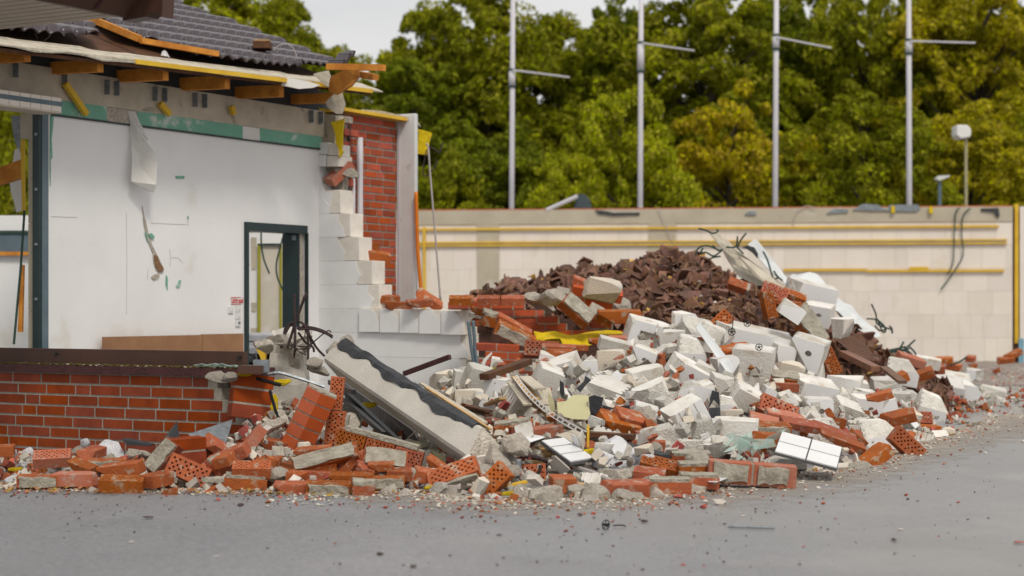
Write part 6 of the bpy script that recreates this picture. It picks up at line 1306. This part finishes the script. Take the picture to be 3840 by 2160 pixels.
for i, pts in enumerate(([(460,590),(455,510),(430,470)],[(300,900),(400,880),(560,850)],[(250,930),(420,900),(600,860)],[(280,950),(450,880),(620,840)],[(320,960),(500,870),(640,830)],[(340,880),(480,840),(600,800)],[(560,880),(620,800),(700,690)],[(520,870),(560,780),(580,720)],[(600,850),(650,900),(700,1000),(720,1010)],[(640,800),(690,880),(720,960)],[(1060,1100),(1160,1040),(1240,960)],[(520,830),(600,870),(640,900),(560,910),(540,850)])):
    b = MB(); b.tube(curve([P(3150+x*.36+30, 1100+y*.235+12, 22.2) for x, y in pts]), .012, 5); tag(b.build('bent_rebar', cable_g, smooth=True), ['upright','lowest long','second long','third long','fourth long','upper long','outer diagonal','inner diagonal','drooping','short drooping','lone curved','knotted'][i]+' thin dark rod of the tangle before the far wall', 'rebar', 'rod tangle before the far wall')
for i, pts in enumerate(([(3268,1140),(3285,1180),(3290,1215),(3340,1235),(3345,1240)],[(3250,1195),(3290,1200),(3320,1230),(3300,1240),(3280,1220)],[(3290,1195),(3310,1245),(3322,1235),(3300,1210)])):
    b = MB(); b.tube(curve([P(x, y, 22.5) for x, y in pts]), .011, 5); tag(b.build('bent_rebar', cable_g, smooth=True), ['tall','low curled','small crossing'][i]+' thin wire tuft behind the white crumbly slab', 'rebar', 'wire tuft by the slab')
sheet('rusty_plate', [P(*pp('u', x, y), Y) for x, y, Y in ((1090,1290,19.3),(1180,1250,19.6),(1255,1230,19.8),(1305,1280,19.7),(1335,1370,19.2),(1362,1440,18.9),(1240,1400,18.8),(1160,1350,19))], wood_d, 'large dark brown curved plate near the end of the tile heap', 'plate', .05, .02)
brd('long brown ridge tile lying below the dark plate','d',1130,250,1375,370,.11,.06,shard_m,'ridge_tile','roof tile',18.5,18.0)
brd('brown plank sloping at the end of the tile heap','d',1440,360,1580,470,.08,.03,shard_m,'ridge_tile','plank',17.4,16.6)
# ---------- brown tile shards ----------
def shard(seed):
    r = random.Random(seed); n_ = r.choice((4,5,5,6)); a0 = r.uniform(0, 6); pts = []
    for i in range(n_):
        a_ = a0+i*2*math.pi/n_+r.uniform(-.35,.35); q = r.uniform(.55,1)*.5; pts.append((math.cos(a_)*q*r.uniform(1,1.25), math.sin(a_)*q*.8))
    bm = bmesh.new(); nx = 5
    f = bm.faces.new([bm.verts.new((x, y, 0)) for x, y in pts]); g = bmesh.ops.triangulate(bm, faces=[f]); bmesh.ops.subdivide_edges(bm, edges=bm.edges, cuts=2)
    cv = r.uniform(.2,.9); wv = r.choice((0, 1))
    for v in bm.verts: v.co.z = (math.sin(v.co.x*7)*.07 if wv else -v.co.x**2*cv*.7)
    r_ = bmesh.ops.solidify(bm, geom=bm.faces[:], thickness=.07)
    return finish(bm, 'tile_shard', [shard_m])
def tplate(seed):
    r = random.Random(seed); bm = bmesh.new(); nx, ny = 16, 4; w_, h_ = r.uniform(.5,.95), r.uniform(.35,.7)
    g = [[bm.verts.new((w_*(i/nx-.5), h_*(j/ny-.5)+(.06*math.sin(i*1.9+seed) if j in (0, ny) else 0), .07*abs(math.sin(i/nx*math.pi*2.2*w_*1.6+seed)))) for j in range(ny+1)] for i in range(nx+1)]
    for i in range(nx):
        for j in range(ny): bm.faces.new((g[i][j], g[i+1][j], g[i+1][j+1], g[i][j+1]))
    cut(bm, Vector((w_*.3,h_*.2,0)), Vector((1,r.uniform(-.8,1),0)).normalized(), 0)
    bmesh.ops.solidify(bm, geom=bm.faces[:], thickness=.05); return finish(bm, 'tile_shard', [shard_m])
SH = [shard(i) for i in range(9)]+[tplate(i) for i in range(5)]
rr = random.Random(99); placed = []
def tilepos(t0=.02, t1=1.0):
    while True:
        px = rr.uniform(1745, 3545); Yb, zb, Yt, zt = heap_line(TILES, px); t = rr.uniform(t0, t1); Y = Yb+(Yt-Yb)*t
        z = zb+(zt-zb)*t; v = Vector(((px-1920)/F*Y, Y, z)); py = HY-F*(z-H)/Y
        if 2680 < px < 2900 and py < 1060 and t > .9: continue
        if rr.random() < (.3 if px < 2250 else .7 if px < 2850 else 1): return v, px, py, t
def where(px, py, t):
    a_ = 'thin tail' if px < 2150 else 'long shoulder' if px < 2400 else 'middle' if px < 2750 else 'slope under the leaning boards' if px < 3000 else 'lower end'
    b_ = 'crest' if t > .8 else 'upper slope' if t > .5 else 'lower slope'
    return a_, b_
FC = ['facing the street','turned sideways','facing the wall','edge on']
SZW = {0:'small',1:'medium',2:'large'}
for i in range(300):
    v, px, py, t = tilepos(); s_ = rr.choice((.17,.2,.24,.28,.32,.38)); me = SH[rr.randrange(14)]
    o = bpy.data.objects.new('tile_shard', me); col.objects.link(o); o.location = v+Vector((0,-.03,.02)); o.scale = (s_, s_, s_)
    o.rotation_euler = (rr.uniform(-.9,1.0)+.55, rr.uniform(-.6,.6), rr.uniform(0,6.28))
    a_, b_ = where(px, py, t); w_ = SZW[0 if s_ < .21 else 1 if s_ < .3 else 2]
    tag(o, f'{w_} {("upright" if abs(o.rotation_euler.x) > 1.1 else "flat" if abs(o.rotation_euler.x) < .5 else "tilted")} roof tile shard, {b_}, {a_}, {FC[int(o.rotation_euler.z/1.571)]}', 'tile shard', 'broken brown roof tiles in the heap')
def scatter(name, pos_fn, n_, size_fn, mat, seed, flat=.6, kind='oct'):
    g = np.random.default_rng(seed); V_ = []; F_ = []
    base = np.array([(1,0,0),(0,1,0),(-1,0,0),(0,-1,0),(0,0,1),(0,0,-1)], float)*.5; fb = [(0,1,4),(1,2,4),(2,3,4),(3,0,4),(1,0,5),(2,1,5),(3,2,5),(0,3,5)]
    box_ = np.array([(x,y,z) for x in (-.5,.5) for y in (-.5,.5) for z in (-.5,.5)], float); fbx = [(0,1,3,2),(4,6,7,5),(0,4,5,1),(2,3,7,6),(0,2,6,4),(1,5,7,3)]
    for i in range(n_):
        p = pos_fn(); 
        if p is None: continue
        s_ = size_fn(); bs, ff = (base, fb) if kind == 'oct' or g.random() < .3 else (box_, fbx)
        q = bs*(1+g.uniform(-.25,.25,bs.shape))*np.array([s_*g.uniform(.8,1.5), s_, s_*flat])
        e = Euler((g.uniform(-.5,.5), g.uniform(-.5,.5), g.uniform(0,6.28)) if kind != 'tilt' else tuple(g.uniform(-1.5,1.5,3)+np.array((.5,0,0)))).to_matrix()
        q = q @ np.array(e).T + np.array(p); b0 = len(V_); V_.extend(map(tuple, q)); F_.extend([tuple(b0+k for k in f) for f in ff])
    me = bpy.data.meshes.new(name); me.from_pydata(V_, [], F_); o = link_mesh(name, me, mat); return tag(o, kind='stuff')
rr = random.Random(5)
scatter('timber_splinters', lambda: tilepos()[0]+Vector((0,-.06,rr.uniform(0,.06))), 60, lambda: rr.choice((.03,.05,.06)), lath_y, 3, .15, 'tilt')
scatter('mortar_crumbs', lambda: tilepos()[0]+Vector((0,-.06,rr.uniform(0,.05))), 45, lambda: rr.choice((.03,.04)), grav_w, 4, .6, 'tilt')
scatter('tile_crumbs', lambda: tilepos()[0]+Vector((0,rr.uniform(-.05,.02),rr.uniform(-.04,.02))), 2600, lambda: rr.choice((.05,.07,.1,.14)), shard_i, 2, .18, 'tilt')
# ---------- filler pieces through the heap ----------
rr = random.Random(21)
fill = [('bpiece','small orange brick fragment'),('bhalf','orange half brick'),('bs2','broken orange brick'),('r1','pale concrete lump'),('r4','grey concrete lump'),('wgrey','grey block fragment'),('w3','white block fragment'),('w6','chipped white block piece'),('bribbed','ribbed brick fragment')]
LMK = [(150,1790,'the leftmost front bricks'),(420,1700,'the white foam sheet'),(700,1680,'the grey plates'),(600,1760,'the tilted slotted brick'),(870,1720,'the sloping orange brick'),(1060,1800,'the smooth asphalt edge brick'),(1150,1600,'the leaning brick tower'),(1260,1580,'the slotted brick stack'),(1300,1720,'the long mortar slab'),(1420,1680,'the slotted brick row'),
 (1450,1800,'the short mortared stack'),(1640,1790,'the slotted pair at the beam foot'),(1900,1700,'the beam end'),(1980,1500,'the perforated strip'),(1850,1540,'the arched block'),(1790,1430,'the tall grooved block'),(1920,1310,'the bare pink courses'),(2060,1430,'the tall white slab'),(2120,1400,'the holed grey block'),(2150,1530,'the pale green board'),(2130,1680,'the tile strip'),
 (2300,1700,'the foam boulders'),(2100,1830,'the clean half brick'),(2280,1480,'the bright topped block'),(2300,1360,'the rough beige square'),(2420,1260,'the recessed block'),(2420,1580,'the large smooth bricks'),(2560,1570,'the notched block'),(2500,1640,'the grey wedge'),(2580,1390,'the long grooved block'),(2660,1470,'the black strap'),(2480,1770,'the slotted pair'),(2700,1760,'the mortared pair'),
 (2820,1290,'the beige beam'),(2830,1370,'the big light grooved block'),(2760,1630,'the ridged block'),(2790,1500,'the tipped grooved block'),(2850,1680,'the green glass'),(2910,1540,'the slotted middle brick'),(3030,1690,'the tiled panel'),(3060,1540,'the round relief block'),(3030,1320,'the holed bright block'),(3020,1460,'the scribbled block'),(3150,1640,'the long orange brick'),(3170,1550,'the grooved slope'),
 (3300,1640,'the big pale block'),(3400,1510,'the square block'),(3500,1530,'the glassy block'),(3420,1670,'the standing slotted brick'),(3520,1680,'the ribbed brick'),(3600,1620,'the lone cream block'),(3120,1350,'the standing orange brick'),(3250,1390,'the brown ridge tile'),(3400,1400,'the heap tail'),(3600,1480,'the ribbed white block'),(3760,1500,'the dirt strip'),(3500,1420,'the far rod tangle')]
def near(px, py):
    x, y, n_ = min(LMK, key=lambda t: (t[0]-px)**2+2*(t[1]-py)**2); dx, dy = px-x, (py-y)*1.4
    return ('right of ' if dx > 0 else 'left of ') + n_ if abs(dx) > abs(dy) else ('below ' if dy > 0 else 'above ')+n_
USED = {}
def uniq(lb, px, py, s_, extra=('', 'tilted ', 'upended ', 'half buried ', 'chipped ', 'dusty ')):
    for e in extra:
        t = e+lb+' '+near(px, py)
        if t not in USED: USED[t] = 1; return t
    return lb+' '+near(px, py)
zones = [(-60,1450,[0,0,1,2,3,4,0,8],.0,.7,60,'front brick heap'),(1400,2000,[0,2,3,5,6,7,4],.0,.95,40,'rubble by the beam'),(2000,2700,[6,7,5,6,7,3,0,1],.02,.98,45,'white block heap'),
         (2700,3350,[6,7,0,1,5,3,2],.02,1,45,'heap shoulder'),(3300,3860,[0,0,1,3,4,7,8],.0,1,75,'rubble tail'),(3000,3600,[0,0,1,3,8],.5,1,35,'rubble before far wall')]
for x0, x1, kinds, t0, t1, n_, zn in zones:
    for i in range(n_):
        px = rr.uniform(x0, x1); Yb, zb, Yt, zt = heap_line(HEAP, px); t = rr.uniform(t0, t1); Y = Yb+(Yt-Yb)*t+.12; z = (zt)*t-.07
        kd, lb = fill[rr.choice(kinds)]; s_ = rr.uniform(.45,.85)
        if kd[0] == 'r': s_ *= .17
        loc = Vector(((px-1920)/F*Y, Y, z)); py = HY-F*(z-H)/Y
        place(kd, loc, rotm(rr.uniform(0,360), rr.uniform(-30,60), rr.uniform(-45,45)), (s_,)*3, uniq(('small ' if s_ < .6 else '')+lb, px, py, s_), group='rubble pieces of the '+zn)
for i in range(130):
    px = rr.uniform(1600, 3450); Yb, zb, Yt, zt = heap_line(HEAP, px); t = rr.uniform(.02, .95); Y = Yb+(Yt-Yb)*t-.02; z = zt*t+.06*(t > .1)
    kd, lb = rr.choice((('w3','white block chip'),('w6','cream block chip'),('wgrey','grey block chip'),('wtan','tan block chip'),('wslab','thin white slab piece'),('r2','pale rubble stone'),('bpiece','small red brick bit'))); s_ = rr.uniform(.22,.48)
    if kd[0] == 'r': s_ *= .35
    if kd == 'bpiece': s_ = .8
    py = HY-F*(z-H)/Y; place(kd, Vector(((px-1920)/F*Y, Y, z)), rotm(rr.uniform(0,360), rr.uniform(-40,60), rr.uniform(-60,60)), (s_, s_*rr.uniform(.6,1), s_*rr.uniform(.5,1)), uniq(lb, px, py, s_), group='small chips on the white block heap')
# crumbs
def heappos(x0, x1, t0, t1):
    def f():
        px = rr.uniform(x0, x1); Yb, zb, Yt, zt = heap_line(HEAP, px); t = rr.uniform(t0, t1); Y = Yb+(Yt-Yb)*t; return Vector(((px-1920)/F*Y, Y, zt*t-.02+rr.uniform(-.03,.03)))
    return f
scatter('white_rubble', heappos(-100,3850,0,1), 1500, lambda: rr.choice((.02,.03,.04,.06)), grav_w, 11, .7, 'tilt')
scatter('red_rubble', heappos(-100,3850,0,1), 900, lambda: rr.choice((.02,.03,.04,.06)), grav_r, 12, .6, 'tilt')
scatter('splinters', heappos(1100,3300,0,.8), 260, lambda: rr.choice((.05,.08)), grav_w, 15, .12, 'tilt')
def edge(spread, bias=2.5):
    def f():
        px = rr.uniform(-100, 3860) if spread > .5 else rr.uniform(-60, 3750); yb = interp(HEAP, px)[0]
        w_ = 18 if px < 1000 else 55 if px < 2600 else 75
        py = yb-12+abs(rr.gauss(0, 1))**bias*w_*spread
        if py > 2165: return None
        p = G(px, max(py, 1400)); p.z = .006; return p
    return f
scatter('pale_gravel', edge(.32, 1.3), 3200, lambda: rr.choice((.008,.012,.018,.028)), grav_w, 13)
scatter('red_gravel', edge(.45, 1.5), 900, lambda: rr.choice((.008,.012,.02,.03)), grav_r, 14)
scatter('dark_gravel', edge(2.4, 1.6), 900, lambda: rr.choice((.005,.007,.01,.015)), grav_d, 16)
def leafpos():
    p = edge(.25, 1.0)(); return p
scatter('leaf_litter', lambda: (lambda px: (lambda p: p+Vector((0,0,.02)))(G(px, interp(HEAP, px)[0]-rr.uniform(-14,26))))(rr.uniform(-50,1500) if rr.random() < .75 else rr.uniform(1500,3700)), 380, lambda: rr.choice((.015,.025,.04)), leaf_dead, 17, .25)
scatter('far_gravel', lambda: (lambda px, py: G(px, py)+Vector((0,0,.01)))(rr.uniform(3250,3860), 1385+abs(rr.gauss(0,1))*75), 420, lambda: rr.choice((.015,.02,.03,.05)), grav_r, 18)
scatter('far_pale_gravel', lambda: (lambda px, py: G(px, py)+Vector((0,0,.01)))(rr.uniform(3250,3860), 1385+abs(rr.gauss(0,1))*85), 600, lambda: rr.choice((.015,.02,.03,.05)), grav_w, 28)
scatter('coping_litter', lambda: LWp(rr.uniform(.1,3), rr.uniform(-.11,.03), .715), 170, lambda: rr.choice((.012,.02,.03)), grav_w, 19, .4)
scatter('coping_moss', lambda: LWp(rr.uniform(.1,3), rr.uniform(-.11,.03), .716), 900, lambda: rr.choice((.015,.025,.035)), moss, 20, .5)
# loose stones on the asphalt
ST = [(560,1946,.05,'flat brown chip'),(295,1946,.018,'dark crumb'),(253,1967,.016,'dark crumb'),(493,2036,.022,'cream chip'),(810,2090,.024,'pale pink chip'),(820,1878,.035,'reddish brown stone'),(905,1898,.032,'dark brown pair of stones'),(1000,1900,.018,'round grey stone'),(1172,1869,.035,'pale wood chip'),(1426,2083,.034,'dark brown stone'),(1512,2122,.016,'dark purple chip'),(1554,2128,.034,'dark purple flake'),(1688,2086,.014,'round brown crumb'),(1870,2011,.03,'dark purple tile flake'),(1868,1894,.045,'red brick crumb'),(2174,1935,.03,'rounded purple brown stone'),(2145,1977,.016,'red crumb'),(2338,1914,.04,'red flat brick chip'),(2418,1960,.045,'flat brown tile chip'),(2105,2108,.014,'purple square chip'),(2127,2107,.016,'purple round chip'),(2640,1907,.05,'red brick shard'),(2693,1893,.06,'pale grey stone'),(2545,1870,.05,'orange brick wedge'),(2788,1937,.028,'brown grey stone'),(3132,1947,.024,'dark red flake'),(3404,1874,.026,'dark brown stone'),(3592,1886,.02,'dark red round stone'),(3441,1881,.014,'dark crumb'),(3015,2053,.02,'dark red flake'),(3353,2030,.04,'long brown flake'),(3820,2040,.04,'dark red flake'),(3002,1887,.02,'dark red stone'),(3060,1901,.014,'dark crumb'),(3375,1989,.03,'pale tan flake'),(2565,2121,.018,'red crumb'),(2640,2122,.016,'red crumb'),(1865,1878,.06,'orange broken brick bit'),(3630,1950,.012,'dark crumb'),(3520,2013,.012,'red crumb'),(1254,2040,.02,'small brick red chip'),(360,1975,.016,'rust brown chip'),(240,2018,.012,'brown crumb')]
for i, (x, y, s_, lb) in enumerate(ST):
    me = LIB['r%d' % (i % 8)][0].copy(); me.materials.clear(); me.materials.append(M_st[0] if 'pale' in lb or 'cream' in lb or 'grey' in lb else M_st[1] if 'red' in lb or 'orange' in lb or 'brick' in lb else M_st[2]) if 'M_st' in globals() else None
    if not len(me.materials): me.materials.append(grav_w if any(q in lb for q in ('pale','cream','grey')) else grav_r if any(q in lb for q in ('red','orange','brick')) else grav_d)
    o = bpy.data.objects.new('loose_stone', me); col.objects.link(o); o.location = G(x, y)+Z*s_*.25; o.scale = (s_*1.6, s_*1.3, s_*(.5 if 'fla' in lb or 'chip' in lb else 1)); o.rotation_euler.z = i
    side = 'below the front bricks' if x < 1500 else 'below the concrete lumps' if x < 2700 else 'on the wet asphalt past the heap'
    dist = 'close to the rubble edge' if y < 1930 else 'out on the open asphalt' if y < 2050 else 'far out near the camera'
    tag(o, f'{lb} {side}, {dist}', 'stone', 'loose stones on the asphalt')

# dust film on the asphalt round the heap foot
dm = M('dust_film', (.42,.37,.31), (.34,.29,.24), 3, 1, .3, 60); dt = dm.node_tree; dl = dt.links.new
at = N(dt, 'ShaderNodeAttribute'); at.attribute_name = 'fade'; tcn = N(dt, 'ShaderNodeTexCoord'); n1 = N(dt, 'ShaderNodeTexNoise'); n1.inputs['Scale'].default_value = 5; n1.inputs['Detail'].default_value = 9; n1.inputs['Roughness'].default_value = .7; dl(tcn.outputs['Object'], n1.inputs['Vector'])
ma = N(dt, 'ShaderNodeMath', operation='MULTIPLY_ADD'); ma.inputs[1].default_value = 1.6; dl(n1.outputs[0], ma.inputs[0]); dl(at.outputs['Fac'], ma.inputs[2])
mrr = N(dt, 'ShaderNodeMapRange'); mrr.inputs[1].default_value = 1.15; mrr.inputs[2].default_value = 1.75; mrr.inputs[4].default_value = .85; dl(ma.outputs[0], mrr.inputs[0]); dl(mrr.outputs[0], dt.nodes['Principled BSDF'].inputs['Alpha'])
vs = []; fc_ = []; fd = []; nx, nt_ = 220, 8
for i in range(nx):
    px = -200+4100*i/(nx-1); yb = interp(HEAP, px)[0]; w_ = 60 if px < 1300 else 120 if px < 2700 else 190
    for j in range(nt_):
        py = yb-25+w_*(j/(nt_-1)); v = G(px, py); v.z = .004; vs.append(v); fd.append(1-(j/(nt_-1))*1.0)
for i in range(nx-1):
    for j in range(nt_-1): fc_.append((i*nt_+j, i*nt_+j+1, (i+1)*nt_+j+1, (i+1)*nt_+j))
me = bpy.data.meshes.new('dust_film'); me.from_pydata(vs, [], fc_); a_ = me.attributes.new('fade', 'FLOAT', 'POINT'); a_.data.foreach_set('value', fd); o = link_mesh('dust_film', me, dm); o['kind'] = 'stuff'
